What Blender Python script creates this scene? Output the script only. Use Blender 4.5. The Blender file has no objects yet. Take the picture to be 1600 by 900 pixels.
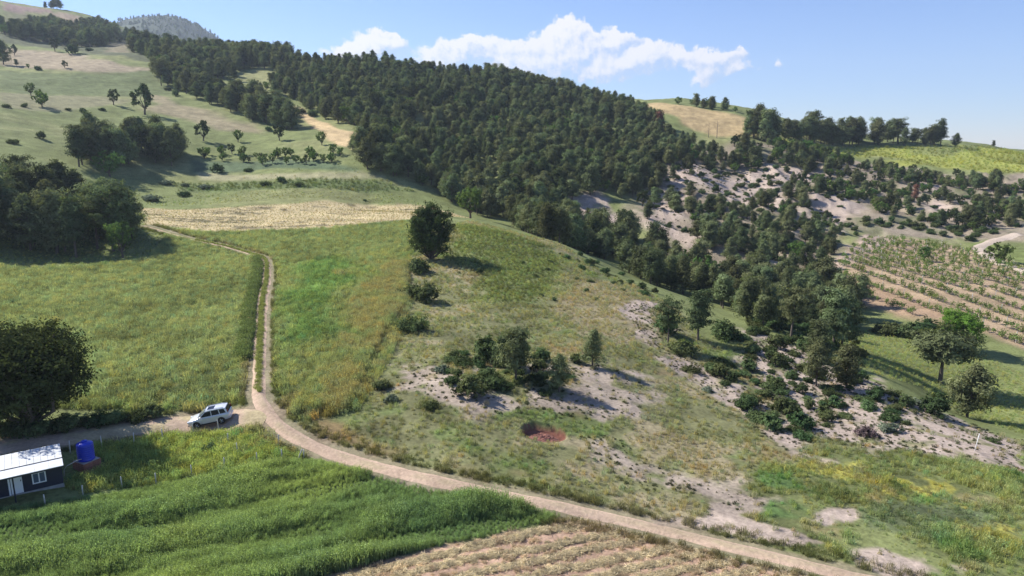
import bpy, math, random
import numpy as np

R = math.radians
# ------------------------------------------------------------------ camera
scene = bpy.context.scene
COL = scene.collection
FPX = 1081.0                      # focal length in pixels of a 1600 px wide frame
PITCH = math.atan(225.0 / FPX)
CZ = 30.0                         # height of the drone above the world's zero level
cam_data = bpy.data.cameras.new('camera')
cam_data.sensor_width = 36.0
cam_data.lens = 36.0 * FPX / 1600.0
cam_data.clip_start = 0.5
cam_data.clip_end = 30000.0
cam = bpy.data.objects.new('camera', cam_data)
cam.location = (0, 0, CZ)
cam.rotation_euler = (math.pi / 2 - PITCH, 0, 0)
COL.objects.link(cam)
scene.camera = cam

# ------------------------------------------------------------------ sun, sky, exposure
SUN_EL = R(41.0)
SHADOW = np.array([0.90, -0.42]); SHADOW = SHADOW / np.linalg.norm(SHADOW)
SUN_AZ = math.atan2(-SHADOW[0], -SHADOW[1])        # clockwise from +Y
sun_data = bpy.data.lights.new('sun', 'SUN')
sun_data.energy = 5.0
sun_data.angle = R(0.55)
sun_data.color = (1.0, 0.955, 0.87)
sun = bpy.data.objects.new('sun', sun_data)
sun.rotation_euler = (math.pi / 2 - SUN_EL, 0, math.atan2(SHADOW[1], SHADOW[0]) - math.pi / 2)
COL.objects.link(sun)

world = bpy.data.worlds.new('World')
scene.world = world
world.use_nodes = True
wt = world.node_tree
for n in list(wt.nodes):
    wt.nodes.remove(n)

def N(tree, kind, **kw):
    n = tree.nodes.new(kind)
    for k, v in kw.items():
        setattr(n, k, v)
    return n

def math_node(tree, op, a, b=None, c=None, clamp=False):
    n = N(tree, 'ShaderNodeMath', operation=op, use_clamp=clamp)
    for i, v in enumerate((a, b, c)):
        if v is None:
            continue
        if isinstance(v, (int, float)):
            n.inputs[i].default_value = v
        else:
            tree.links.new(v, n.inputs[i])
    return n.outputs[0]

sky = N(wt, 'ShaderNodeTexSky', sky_type='NISHITA', sun_disc=False)
sky.sun_elevation = SUN_EL
sky.sun_rotation = SUN_AZ
sky.altitude = 300.0
sky.air_density = 1.0
sky.dust_density = 0.0
sky.ozone_density = 4.0
SKY_STRENGTH = 0.086

# cumulus: fields of soft puffs by direction (azimuth east of +Y, elevation), edges broken by fractal noise
geo = N(wt, 'ShaderNodeTexCoord')
sep = N(wt, 'ShaderNodeSeparateXYZ')
wt.links.new(geo.outputs['Generated'], sep.inputs[0])
az = math_node(wt, 'ARCTAN2', sep.outputs[0], sep.outputs[1])
hyp = math_node(wt, 'SQRT', math_node(wt, 'ADD', math_node(wt, 'MULTIPLY', sep.outputs[0], sep.outputs[0]),
                                      math_node(wt, 'MULTIPLY', sep.outputs[1], sep.outputs[1])))
el = math_node(wt, 'ARCTAN2', sep.outputs[2], hyp)

def pix_dir(px, py):
    x = (px - 800.0) / FPX
    y = (450.0 - py) / FPX
    return np.array([x, math.cos(PITCH) + y * math.sin(PITCH), -math.sin(PITCH) + y * math.cos(PITCH)])

def az_el(px, py):
    d = pix_dir(px, py)
    return math.atan2(d[0], d[1]), math.atan2(d[2], math.hypot(d[0], d[1]))

PUFFS = [  # pixel centre, radii, weight
    (580, 70, 42, 20, 1.0), (620, 72, 22, 14, .9), (560, 85, 55, 14, .8), (597, 56, 14, 12, .8),
    (715, 78, 42, 19, 1.0), (760, 72, 38, 17, .9), (690, 92, 40, 16, .9), (800, 86, 40, 18, .9),
    (890, 58, 38, 26, 1.0), (884, 46, 24, 16, .8), (862, 78, 44, 24, 1.0), (930, 72, 42, 24, 1.0), (975, 66, 24, 15, 1.0),
    (840, 100, 60, 22, .8), (910, 104, 70, 22, .7),
    (1020, 84, 28, 20, 1.0), (1048, 88, 30, 18, .95), (985, 104, 46, 16, .9), (950, 120, 30, 12, .9),
    (1085, 92, 30, 14, .75), (1110, 106, 30, 22, .8), (1140, 96, 26, 14, .75), (1155, 84, 18, 8, .65), (1100, 124, 18, 16, .55),
    (1172, 105, 22, 7, .45), (1217, 102, 9, 7, .55)]
# more of the same beyond the frame, so the sky carries on
rnd = random.Random(5)
for base in ((-700, 60), (2300, 60), (3300, 40)):
    for k in range(3):
        PUFFS.append((base[0] + rnd.uniform(-160, 160), base[1] + rnd.uniform(-25, 25), rnd.uniform(30, 60), rnd.uniform(16, 26), .9))

comb = N(wt, 'ShaderNodeCombineXYZ')
wt.links.new(az, comb.inputs[0]); wt.links.new(el, comb.inputs[1])
wob = N(wt, 'ShaderNodeTexNoise', noise_dimensions='2D')
wob.inputs['Scale'].default_value = 40.0; wob.inputs['Detail'].default_value = 5.0; wob.inputs['Roughness'].default_value = 0.62
wt.links.new(comb.outputs[0], wob.inputs['Vector'])
wsub = N(wt, 'ShaderNodeVectorMath', operation='SUBTRACT'); wt.links.new(wob.outputs['Color'], wsub.inputs[0]); wsub.inputs[1].default_value = (.5, .5, .5)
wadd = N(wt, 'ShaderNodeVectorMath', operation='MULTIPLY_ADD'); wt.links.new(wsub.outputs[0], wadd.inputs[0]); wadd.inputs[1].default_value = (.030, .030, 0); wt.links.new(comb.outputs[0], wadd.inputs[2])

field = None; lit = None
for (px, py, rx, ry, w) in PUFFS:
    if -200 < px < 1800:
        a0, e0 = az_el(px, py)
        ra = abs(az_el(px + rx, py)[0] - az_el(px - rx, py)[0]) / 2; re = abs(az_el(px, py + ry)[1] - az_el(px, py - ry)[1]) / 2
    else:
        a0 = (px - 800) / FPX; e0 = (225 - py) / FPX; ra = rx / FPX; re = ry / FPX
    ra *= 1.75; re *= 1.75
    v = N(wt, 'ShaderNodeVectorMath', operation='MULTIPLY_ADD'); wt.links.new(wadd.outputs[0], v.inputs[0])
    v.inputs[1].default_value = (1 / ra, 1 / re, 0); v.inputs[2].default_value = (-a0 / ra, -e0 / re, 0)
    dd = N(wt, 'ShaderNodeVectorMath', operation='DOT_PRODUCT'); wt.links.new(v.outputs[0], dd.inputs[0]); wt.links.new(v.outputs[0], dd.inputs[1])
    g = math_node(wt, 'SUBTRACT', 1.0, dd.outputs['Value'], clamp=True)
    g = math_node(wt, 'MULTIPLY', g, math_node(wt, 'MULTIPLY', g, w))
    field = g if field is None else math_node(wt, 'ADD', field, g)
    dl = N(wt, 'ShaderNodeVectorMath', operation='DOT_PRODUCT'); wt.links.new(v.outputs[0], dl.inputs[0]); dl.inputs[1].default_value = (-.55, .85, 0)
    h = math_node(wt, 'MULTIPLY', dl.outputs['Value'], g)
    lit = h if lit is None else math_node(wt, 'ADD', lit, h)

wob2 = N(wt, 'ShaderNodeTexNoise', noise_dimensions='2D'); wob2.inputs['Scale'].default_value = 95.0; wob2.inputs['Detail'].default_value = 5.0
wt.links.new(comb.outputs[0], wob2.inputs['Vector'])
field2 = math_node(wt, 'ADD', field, math_node(wt, 'MULTIPLY', math_node(wt, 'SUBTRACT', wob2.outputs[0], 0.5), 0.6))
ramp = N(wt, 'ShaderNodeMapRange', interpolation_type='SMOOTHSTEP')
ramp.inputs['From Min'].default_value = 0.26; ramp.inputs['From Max'].default_value = 0.66
wt.links.new(field2, ramp.inputs['Value'])
mask = math_node(wt, 'MULTIPLY', ramp.outputs[0], 0.92)
# a cumulus is white on its sunward side and bluish on the other
off = N(wt, 'ShaderNodeVectorMath', operation='ADD'); wt.links.new(comb.outputs[0], off.inputs[0]); off.inputs[1].default_value = (-0.005, 0.008, 0)
wob3 = N(wt, 'ShaderNodeTexNoise', noise_dimensions='2D'); wob3.inputs['Scale'].default_value = 40.0; wob3.inputs['Detail'].default_value = 5.0; wob3.inputs['Roughness'].default_value = 0.62
wt.links.new(off.outputs[0], wob3.inputs['Vector'])
emb = math_node(wt, 'MULTIPLY', math_node(wt, 'SUBTRACT', wob.outputs[0], wob3.outputs[0]), 1.5)
side_lit = math_node(wt, 'ADD', math_node(wt, 'DIVIDE', lit, math_node(wt, 'ADD', field, 0.05)), emb)
lr = N(wt, 'ShaderNodeMapRange', interpolation_type='SMOOTHSTEP'); wt.links.new(side_lit, lr.inputs['Value'])
lr.inputs['From Min'].default_value = -.50; lr.inputs['From Max'].default_value = .26
fade = N(wt, 'ShaderNodeMapRange', interpolation_type='SMOOTHSTEP'); wt.links.new(side_lit, fade.inputs['Value'])
fade.inputs['From Min'].default_value = -.62; fade.inputs['From Max'].default_value = -.12; fade.inputs['To Min'].default_value = .45
mask = math_node(wt, 'MULTIPLY', mask, fade.outputs[0])
ccol = N(wt, 'ShaderNodeMix', data_type='RGBA')
wt.links.new(lr.outputs[0], ccol.inputs['Factor'])
ccol.inputs[7].default_value = (0.64 / SKY_STRENGTH, 0.615 / SKY_STRENGTH, 0.625 / SKY_STRENGTH, 1)
ccol.inputs[6].default_value = (0.32 / SKY_STRENGTH, 0.40 / SKY_STRENGTH, 0.55 / SKY_STRENGTH, 1)
tintn = N(wt, 'ShaderNodeVectorMath', operation='MULTIPLY'); wt.links.new(sky.outputs[0], tintn.inputs[0]); tintn.inputs[1].default_value = (0.84, 0.89, 1.12)
smix = N(wt, 'ShaderNodeMix', data_type='RGBA')
wt.links.new(mask, smix.inputs['Factor']); wt.links.new(tintn.outputs[0], smix.inputs[6]); wt.links.new(ccol.outputs[2], smix.inputs[7])
bg = N(wt, 'ShaderNodeBackground'); bg.inputs['Strength'].default_value = SKY_STRENGTH
wt.links.new(smix.outputs[2], bg.inputs['Color'])
world.cycles.sampling_method = 'MANUAL'; world.cycles.sample_map_resolution = 512
wout = N(wt, 'ShaderNodeOutputWorld'); wt.links.new(bg.outputs[0], wout.inputs['Surface'])

scene.view_settings.view_transform = 'Standard'
scene.view_settings.look = 'None'
scene.view_settings.exposure = 0.8
scene.view_settings.gamma = 1.0
scene.view_settings.use_curve_mapping = False
scene.render.engine = 'CYCLES'
scene.cycles.max_bounces = 5
scene.cycles.diffuse_bounces = 2
scene.cycles.glossy_bounces = 2
scene.cycles.transmission_bounces = 3
scene.cycles.transparent_max_bounces = 4
scene.cycles.volume_bounces = 0
scene.cycles.use_denoising = True
scene.cycles.use_adaptive_sampling = True

# ------------------------------------------------------------------ noise
def _hash(ix, iy, seed):
    h = (ix.astype(np.int64) * 374761393 + iy.astype(np.int64) * 668265263 + seed * 2246822519) & 0xFFFFFFFF
    h = ((h ^ (h >> 13)) * 1274126177) & 0xFFFFFFFF
    h = h ^ (h >> 16)
    return (h & 0xFFFFFF) / float(0xFFFFFF)

def vnoise(x, y, seed=0):
    x = np.asarray(x, float); y = np.asarray(y, float)
    ix = np.floor(x); iy = np.floor(y); fx = x - ix; fy = y - iy
    fx = fx * fx * (3 - 2 * fx); fy = fy * fy * (3 - 2 * fy)
    a = _hash(ix, iy, seed); b = _hash(ix + 1, iy, seed); c = _hash(ix, iy + 1, seed); d = _hash(ix + 1, iy + 1, seed)
    return (a * (1 - fx) + b * fx) * (1 - fy) + (c * (1 - fx) + d * fx) * fy

def fbm(x, y, scale, octaves=4, seed=0, gain=0.5):     # about -1..1
    x = np.asarray(x, float) / scale; y = np.asarray(y, float) / scale
    s = 0; a = 1.0; t = 0
    for o in range(octaves):
        ca, sa = math.cos(o * 1.1 + .4), math.sin(o * 1.1 + .4)
        s = s + a * (vnoise(x * ca - y * sa + 17.3 * o, x * sa + y * ca - 9.1 * o, seed + o * 13) * 2 - 1)
        t += a; a *= gain; x = x * 2.03; y = y * 2.03
    return s / t * 1.5

def smooth(a, b, x):
    t = np.clip((x - a) / (b - a), 0, 1)
    return t * t * (3 - 2 * t)

# ------------------------------------------------------------------ the lie of the land
# survey points: (pixel x, pixel y, forward distance in metres) give a point of the ground seen there
SURVEY = [
 (100,900,40),(500,900,40),(900,900,40.5),(1350,900,41),(1600,900,42),(880,790,49),(600,700,57.5),(60,757,50.5),(0,690,57),(327,665,63.6),
 (390,630,66),(250,600,71),(0,600,71),(400,500,95),(100,450,115),(250,480,105),(100,400,145),(420,395,140),(225,355,165),(580,330,200),(580,318,225),(400,330,198),
 (680,400,135),(720,600,70),(760,560,80),(700,480,103),(850,670,62),(900,560,82),(850,450,120),(760,370,150),(850,400,143),(730,345,178),(870,380,155),(600,480,100),(550,560,79),
 (1000,460,122),(1100,540,98),(1200,510,115),(1300,640,78),(1000,650,68),(1200,750,55.5),(1450,800,50.5),(1400,690,67),(1600,730,62),(1400,600,92),
 (1400,560,115),(1590,660,90),(1510,645,95),(1472,594,108),(1600,545,130),(1450,450,170),(1350,370,238),(1600,420,185),(1530,380,235),(1310,400,205),
 (900,390,200),(1050,436,180),(1200,480,160),(1350,524,135),(760,322,238),
 (900,340,235),(1100,380,215),(1050,300,275),(1150,290,290),(1250,340,255),(1450,330,280),(1500,270,350),(1400,240,400),(1300,225,420),(1600,240,430),(1600,233,490),(1460,224,440),
 (1200,210,390),(1180,178,430),(1050,162,450),(1100,200,400),(1000,166,460),(800,127,500),(600,106,520),(450,93,540),(350,82,650),
 (700,200,350),(700,260,280),(600,260,250),(560,225,275),(480,170,380),(800,280,265),(900,250,300),(500,120,440),(600,150,400),(900,200,370),
 (225,300,225),(400,275,250),(550,270,245),(400,240,285),(300,190,330),(100,200,280),(50,240,230),(0,300,180),(200,270,240),(250,130,430),(100,150,350),
 (0,110,420),(150,100,470),(0,65,560),(200,75,560),(80,30,750),(0,4,900),(130,20,850),(250,78,760),(180,68,680)]
ANCHORS = [  # azimuth (deg), distance, height relative to the camera
 (-62,40,-26),(-62,100,-22),(-62,200,-5),(-62,400,55),(-62,800,150),(-62,3000,300),
 (62,40,-30),(62,80,-36),(62,150,-38),(62,300,-25),(62,500,-5),(62,1000,-14),(62,3000,-40),
 (-24.0,2600,378),(-26,2600,384),(-28.5,2600,345),(-21.8,2600,318),(-19.8,2600,235),(-34,2600,300),(-10,2500,60),(5,2500,0),(20,2500,-40),(36,2500,-45),
 (0,800,30),(15,800,5),(28,800,-14),(38,800,-16),(-12,900,50),(-18,1000,80),(-24,1200,120),(-40,1400,200),(-32,1300,150),
 (-40,6000,300),(0,6000,-60),(40,6000,-90)]

def _survey_xyz():
    pts = []
    for (px, py, Y) in SURVEY:
        d = pix_dir(px, py); k = Y / d[1]
        pts.append((d[0] * k, Y, d[2] * k))
    for (a, r, z) in ANCHORS:
        pts.append((r * math.sin(R(a)), r * math.cos(R(a)), z))
    return np.array(pts)

LS = 0.5
def _fit():
    p = _survey_xyz()
    r = np.hypot(p[:, 0], p[:, 1]); th = np.arctan2(p[:, 0], p[:, 1])
    q = np.stack([th, np.log(r) * LS], 1); v = p[:, 2] / r
    n = len(q)
    d = np.linalg.norm(q[:, None] - q[None], axis=2)
    K = np.where(d > 1e-9, d * d * np.log(np.maximum(d, 1e-9)), 0) + np.eye(n) * 2.0e-4
    P = np.concatenate([np.ones((n, 1)), q], 1)
    A = np.zeros((n + 3, n + 3)); A[:n, :n] = K; A[:n, n:] = P; A[n:, :n] = P.T
    b = np.zeros(n + 3); b[:n] = v
    w = np.linalg.solve(A, b)
    return q, w

_Q, _W = _fit()
TH_MAX = R(66.0); LR0, LR1 = math.log(34.0), math.log(7000.0)
_nt, _nr = 420, 520
_tg = np.linspace(-TH_MAX, TH_MAX, _nt); _lg = np.linspace(LR0, LR1, _nr)
_E = np.zeros((_nr, _nt))
for _i in range(_nr):
    g = np.stack([_tg, np.full(_nt, _lg[_i] * LS)], 1)
    d2 = ((g[:, None, :] - _Q[None]) ** 2).sum(2)
    ph = 0.5 * d2 * np.log(np.maximum(d2, 1e-18))
    _E[_i] = ph @ _W[:-3] + _W[-3] + g @ _W[-2:]
_Z = _E * np.exp(_lg)[:, None]

def base_height(x, y):
    x = np.asarray(x, float); y = np.asarray(y, float)
    r = np.hypot(x, y); th = np.arctan2(x, y)
    back = smooth(TH_MAX * 0.98, math.pi, np.abs(th))
    u = (np.clip(th, -TH_MAX, TH_MAX) + TH_MAX) / (2 * TH_MAX) * (_nt - 1)
    v = (np.clip(np.log(np.maximum(r, 1)), LR0, LR1) - LR0) / (LR1 - LR0) * (_nr - 1)
    iu = np.clip(u.astype(int), 0, _nt - 2); iv = np.clip(v.astype(int), 0, _nr - 2)
    fu = u - iu; fv = v - iv
    z = (_Z[iv, iu] * (1 - fu) + _Z[iv, iu + 1] * fu) * (1 - fv) + (_Z[iv + 1, iu] * (1 - fu) + _Z[iv + 1, iu + 1] * fu) * fv
    return CZ + z * (1 - back) + back * -28.0

def at(px, py, hf=base_height):
    """the point of the ground seen at a pixel of the photograph"""
    d = pix_dir(px, py); h = math.hypot(d[0], d[1]); d = d / h
    rr = np.exp(np.arange(math.log(25.0), math.log(6000.0), 0.004))
    z = CZ + d[2] * rr - hf(d[0] * rr, d[1] * rr)
    k = np.argmax(z < 0)
    if not (z < 0).any():
        k = int(np.argmin(np.abs(z / rr)[600:])) + 600
        t = rr[k]
    else:
        k = max(k, 1); a, b = z[k - 1], z[k]
        t = rr[k - 1] + (rr[k] - rr[k - 1]) * a / (a - b)
    return np.array([d[0] * t, d[1] * t])

def poly(*pts):
    return np.array([at(*p) for p in pts])

def inside_dist(P, x, y):
    """signed distance to polygon P, positive inside"""
    x = np.asarray(x, float); y = np.asarray(y, float)
    dmin = np.full(x.shape, 1e18); ins = np.zeros(x.shape, bool)
    n = len(P)
    for i in range(n):
        ax, ay = P[i]; bx, by = P[(i + 1) % n]
        ex, ey = bx - ax, by - ay
        t = np.clip(((x - ax) * ex + (y - ay) * ey) / (ex * ex + ey * ey + 1e-12), 0, 1)
        dmin = np.minimum(dmin, (x - ax - t * ex) ** 2 + (y - ay - t * ey) ** 2)
        if ay != by:
            c = ((ay > y) != (by > y)) & (x < (bx - ax) * (y - ay) / (by - ay) + ax)
            ins ^= c
    return np.where(ins, 1, -1) * np.sqrt(dmin)

def line_dist(L, x, y):
    dmin = np.full(np.shape(x), 1e18)
    for (ax, ay), (bx, by) in zip(L[:-1], L[1:]):
        ex, ey = bx - ax, by - ay
        t = np.clip(((x - ax) * ex + (y - ay) * ey) / (ex * ex + ey * ey + 1e-12), 0, 1)
        dmin = np.minimum(dmin, (x - ax - t * ex) ** 2 + (y - ay - t * ey) ** 2)
    return np.sqrt(dmin)

# ------------------------------------------------------------------ helpers for meshes and tags
def tag(o, label=None, cat=None, group=None, kind=None):
    if label: o['label'] = label
    if cat: o['category'] = cat
    if group: o['group'] = group
    if kind: o['kind'] = kind
    return o

def link(o, parent=None):
    COL.objects.link(o)
    if parent is not None:
        o.parent = parent
    return o

def empty(name, loc, rz=0.0, scale=1.0):
    o = bpy.data.objects.new(name, None)
    o.empty_display_size = 0.3
    o.location = loc; o.rotation_euler = (0, 0, rz); o.scale = (scale,) * 3 if isinstance(scale, (int, float)) else scale
    return link(o)

def mesh_np(name, V, F, mats=(), attrs=None, smooth_shade=False, fmat=None):
    """fast mesh from arrays; F is an (n, 3) or (n, 4) array or a list of such arrays"""
    me = bpy.data.meshes.new(name)
    Fs = F if isinstance(F, list) else [F]
    Fs = [np.asarray(f, np.int32) for f in Fs if len(f)]
    V = np.asarray(V, np.float32)
    me.vertices.add(len(V)); me.vertices.foreach_set('co', V.ravel())
    nl = sum(f.size for f in Fs); nf = sum(len(f) for f in Fs)
    me.loops.add(nl); me.loops.foreach_set('vertex_index', np.concatenate([f.ravel() for f in Fs]))
    me.polygons.add(nf)
    st = []; k = 0
    for f in Fs:
        st.append(k + np.arange(len(f)) * f.shape[1]); k += f.size
    me.polygons.foreach_set('loop_start', np.concatenate(st).astype(np.int32))
    if fmat is not None:
        me.polygons.foreach_set('material_index', np.asarray(fmat, np.int32))
    me.polygons.foreach_set('use_smooth', np.full(nf, bool(smooth_shade)))
    for m in mats:
        me.materials.append(m)
    for an, (dom, typ, arr) in (attrs or {}).items():
        a = me.attributes.new(an, typ, dom)
        arr = np.asarray(arr, np.float32)
        if typ == 'FLOAT_COLOR':
            a.data.foreach_set('color', np.concatenate([arr, np.ones((len(arr), 1), np.float32)], 1).ravel())
        elif typ == 'FLOAT_VECTOR':
            a.data.foreach_set('vector', arr.ravel())
        else:
            a.data.foreach_set('value', arr.ravel())
    me.update(calc_edges=True)
    me.validate()
    return me

class MB:
    """collects boxes, tubes and lathes into one mesh"""
    def __init__(self):
        self.v = []; self.f = []; self.m = []
    def add(self, V, F, m=0):
        o = len(self.v)
        self.v += [tuple(p) for p in V]
        for f in F:
            self.f.append(tuple(i + o for i in f)); self.m.append(m)
    def box(self, lo, hi, m=0):
        x0, y0, z0 = lo; x1, y1, z1 = hi
        self.add([(x0,y0,z0),(x1,y0,z0),(x1,y1,z0),(x0,y1,z0),(x0,y0,z1),(x1,y0,z1),(x1,y1,z1),(x0,y1,z1)],
                 [(0,3,2,1),(4,5,6,7),(0,1,5,4),(1,2,6,5),(2,3,7,6),(3,0,4,7)], m)
    def tube(self, pts, rad, n=7, m=0, cap=True):
        pts = [np.array(p, float) for p in pts]
        if isinstance(rad, (int, float)): rad = [rad] * len(pts)
        V = []; F = []
        for i, p in enumerate(pts):
            d = pts[min(i + 1, len(pts) - 1)] - pts[max(i - 1, 0)]
            d = d / (np.linalg.norm(d) + 1e-9)
            a = np.cross(d, (0, 0, 1.0)) if abs(d[2]) < 0.9 else np.cross(d, (1.0, 0, 0))
            a /= np.linalg.norm(a); b = np.cross(d, a)
            for k in range(n):
                t = 2 * math.pi * k / n
                V.append(p + rad[i] * (a * math.cos(t) + b * math.sin(t)))
        for i in range(len(pts) - 1):
            for k in range(n):
                F.append((i*n+k, (i+1)*n+k, (i+1)*n+(k+1) % n, i*n+(k+1) % n))
        if cap:
            F.append(tuple(range(n))); F.append(tuple(reversed([(len(pts)-1)*n+k for k in range(n)])))
        self.add(V, F, m)
    def lathe(self, prof, n=24, m=0, origin=(0,0,0), axis='z', wob=None):
        V = []; F = []
        for i, (r, h) in enumerate(prof):
            for k in range(n):
                t = 2 * math.pi * k / n
                c, s = r * math.cos(t), r * math.sin(t)
                p = (c, s, h) if axis == 'z' else (c, h, s)
                V.append((p[0]+origin[0], p[1]+origin[1], p[2]+origin[2]))
        for i in range(len(prof) - 1):
            for k in range(n):
                q = (i*n+k, i*n+(k+1) % n, (i+1)*n+(k+1) % n, (i+1)*n+k)
                F.append(q if axis == 'z' else q[::-1])
        self.add(V, F, m)
    def mesh(self, name, mats, sm=False):
        me = bpy.data.meshes.new(name)
        me.from_pydata(self.v, [], self.f)
        for m in (mats if isinstance(mats, (list, tuple)) else [mats]):
            me.materials.append(m)
        me.polygons.foreach_set('material_index', self.m)
        if sm: me.polygons.foreach_set('use_smooth', [True] * len(me.polygons))
        me.update()
        return me
    def build(self, name, mats, parent=None, sm=False, loc=None, rot=None):
        o = bpy.data.objects.new(name, self.mesh(name, mats, sm))
        if loc is not None: o.location = loc
        if rot is not None: o.rotation_euler = rot
        return link(o, parent)

# ------------------------------------------------------------------ materials
def mat(name):
    m = bpy.data.materials.new(name); m.use_nodes = True
    for n in list(m.node_tree.nodes): m.node_tree.nodes.remove(n)
    return m, m.node_tree

def simple_mat(name, col, rough=0.6, metal=0.0, noise=0.0, nscale=6.0, coat=0.0, bump=0.0, spec=0.5):
    m, t = mat(name)
    b = N(t, 'ShaderNodeBsdfPrincipled'); o = N(t, 'ShaderNodeOutputMaterial'); t.links.new(b.outputs[0], o.inputs[0])
    b.inputs['Base Color'].default_value = (*col, 1); b.inputs['Roughness'].default_value = rough; b.inputs['Metallic'].default_value = metal
    b.inputs['Specular IOR Level'].default_value = spec
    b.inputs['Coat Weight'].default_value = coat
    if noise > 0:
        tc = N(t, 'ShaderNodeTexCoord'); nz = N(t, 'ShaderNodeTexNoise'); t.links.new(tc.outputs['Object'], nz.inputs['Vector'])
        nz.inputs['Scale'].default_value = nscale; nz.inputs['Detail'].default_value = 5
        mr = N(t, 'ShaderNodeMapRange'); t.links.new(nz.outputs[0], mr.inputs[0]); mr.inputs['From Min'].default_value = .25; mr.inputs['From Max'].default_value = .75
        mr.inputs['To Min'].default_value = 1 - noise; mr.inputs['To Max'].default_value = 1 + noise
        vm = N(t, 'ShaderNodeVectorMath', operation='SCALE'); vm.inputs[0].default_value = col; t.links.new(mr.outputs[0], vm.inputs['Scale'])
        t.links.new(vm.outputs[0], b.inputs['Base Color'])
        if bump > 0:
            bp = N(t, 'ShaderNodeBump'); bp.inputs['Strength'].default_value = bump; bp.inputs['Distance'].default_value = 0.05
            t.links.new(nz.outputs[0], bp.inputs['Height']); t.links.new(bp.outputs[0], b.inputs['Normal'])
    return m

def ground_mat(name, attr='albedo', fine=2.4, contrast=0.55, bump=0.35):
    m, t = mat(name)
    b = N(t, 'ShaderNodeBsdfPrincipled'); o = N(t, 'ShaderNodeOutputMaterial'); t.links.new(b.outputs[0], o.inputs[0])
    b.inputs['Roughness'].default_value = 0.95; b.inputs['Specular IOR Level'].default_value = 0.1
    at_ = N(t, 'ShaderNodeAttribute', attribute_type='GEOMETRY', attribute_name=attr)
    tc = N(t, 'ShaderNodeTexCoord')
    n1 = N(t, 'ShaderNodeTexNoise'); n1.inputs['Scale'].default_value = fine; n1.inputs['Detail'].default_value = 6; n1.inputs['Roughness'].default_value = .65
    n2 = N(t, 'ShaderNodeTexNoise'); n2.inputs['Scale'].default_value = 0.23; n2.inputs['Detail'].default_value = 6; n2.inputs['Roughness'].default_value = .6
    for n in (n1, n2): t.links.new(tc.outputs['Object'], n.inputs['Vector'])
    a = math_node(t, 'ADD', math_node(t, 'MULTIPLY', n1.outputs[0], 0.6), math_node(t, 'MULTIPLY', n2.outputs[0], 0.4))
    mr = N(t, 'ShaderNodeMapRange'); t.links.new(a, mr.inputs[0]); mr.inputs['From Min'].default_value = .3; mr.inputs['From Max'].default_value = .7
    mr.inputs['To Min'].default_value = 1 - contrast; mr.inputs['To Max'].default_value = 1 + contrast
    vm = N(t, 'ShaderNodeVectorMath', operation='SCALE'); t.links.new(at_.outputs['Color'], vm.inputs[0]); t.links.new(mr.outputs[0], vm.inputs['Scale'])
    t.links.new(vm.outputs[0], b.inputs['Base Color'])
    bp = N(t, 'ShaderNodeBump'); bp.inputs['Strength'].default_value = bump; bp.inputs['Distance'].default_value = 0.25
    t.links.new(n1.outputs[0], bp.inputs['Height']); t.links.new(bp.outputs[0], b.inputs['Normal'])
    return m

def leaf_mat(name, col, var=0.25, hue=0.06, translucent=0.28, tint=False):
    """foliage: diffuse with some light coming through; tone by leaf ('tone'), by plant (object random) or by the scatter's own tint"""
    m, t = mat(name)
    o = N(t, 'ShaderNodeOutputMaterial'); mx = N(t, 'ShaderNodeMixShader'); t.links.new(mx.outputs[0], o.inputs[0]); mx.inputs[0].default_value = translucent
    d = N(t, 'ShaderNodeBsdfDiffuse'); tr = N(t, 'ShaderNodeBsdfTranslucent'); t.links.new(d.outputs[0], mx.inputs[1]); t.links.new(tr.outputs[0], mx.inputs[2])
    tone = N(t, 'ShaderNodeAttribute', attribute_type='GEOMETRY', attribute_name='tone')
    if tint:
        ti = N(t, 'ShaderNodeAttribute', attribute_type='INSTANCER', attribute_name='tint'); base = ti.outputs['Color']
    else:
        oi = N(t, 'ShaderNodeObjectInfo')
        hsv = N(t, 'ShaderNodeHueSaturation'); hsv.inputs['Color'].default_value = (*col, 1)
        r2 = math_node(t, 'FRACT', math_node(t, 'MULTIPLY', oi.outputs['Random'], 7.31))
        t.links.new(math_node(t, 'ADD', 0.5 - hue / 2, math_node(t, 'MULTIPLY', oi.outputs['Random'], hue)), hsv.inputs['Hue'])
        t.links.new(math_node(t, 'ADD', 1 - var, math_node(t, 'MULTIPLY', r2, 2 * var)), hsv.inputs['Value'])
        hsv.inputs['Saturation'].default_value = 1.0
        base = hsv.outputs[0]
    vm = N(t, 'ShaderNodeVectorMath', operation='MULTIPLY'); t.links.new(base, vm.inputs[0]); t.links.new(tone.outputs['Color'], vm.inputs[1])
    t.links.new(vm.outputs[0], d.inputs['Color'])
    v2 = N(t, 'ShaderNodeVectorMath', operation='MULTIPLY'); t.links.new(vm.outputs[0], v2.inputs[0]); v2.inputs[1].default_value = (1.25, 1.3, 0.75)
    t.links.new(v2.outputs[0], tr.inputs['Color'])
    return m

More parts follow.
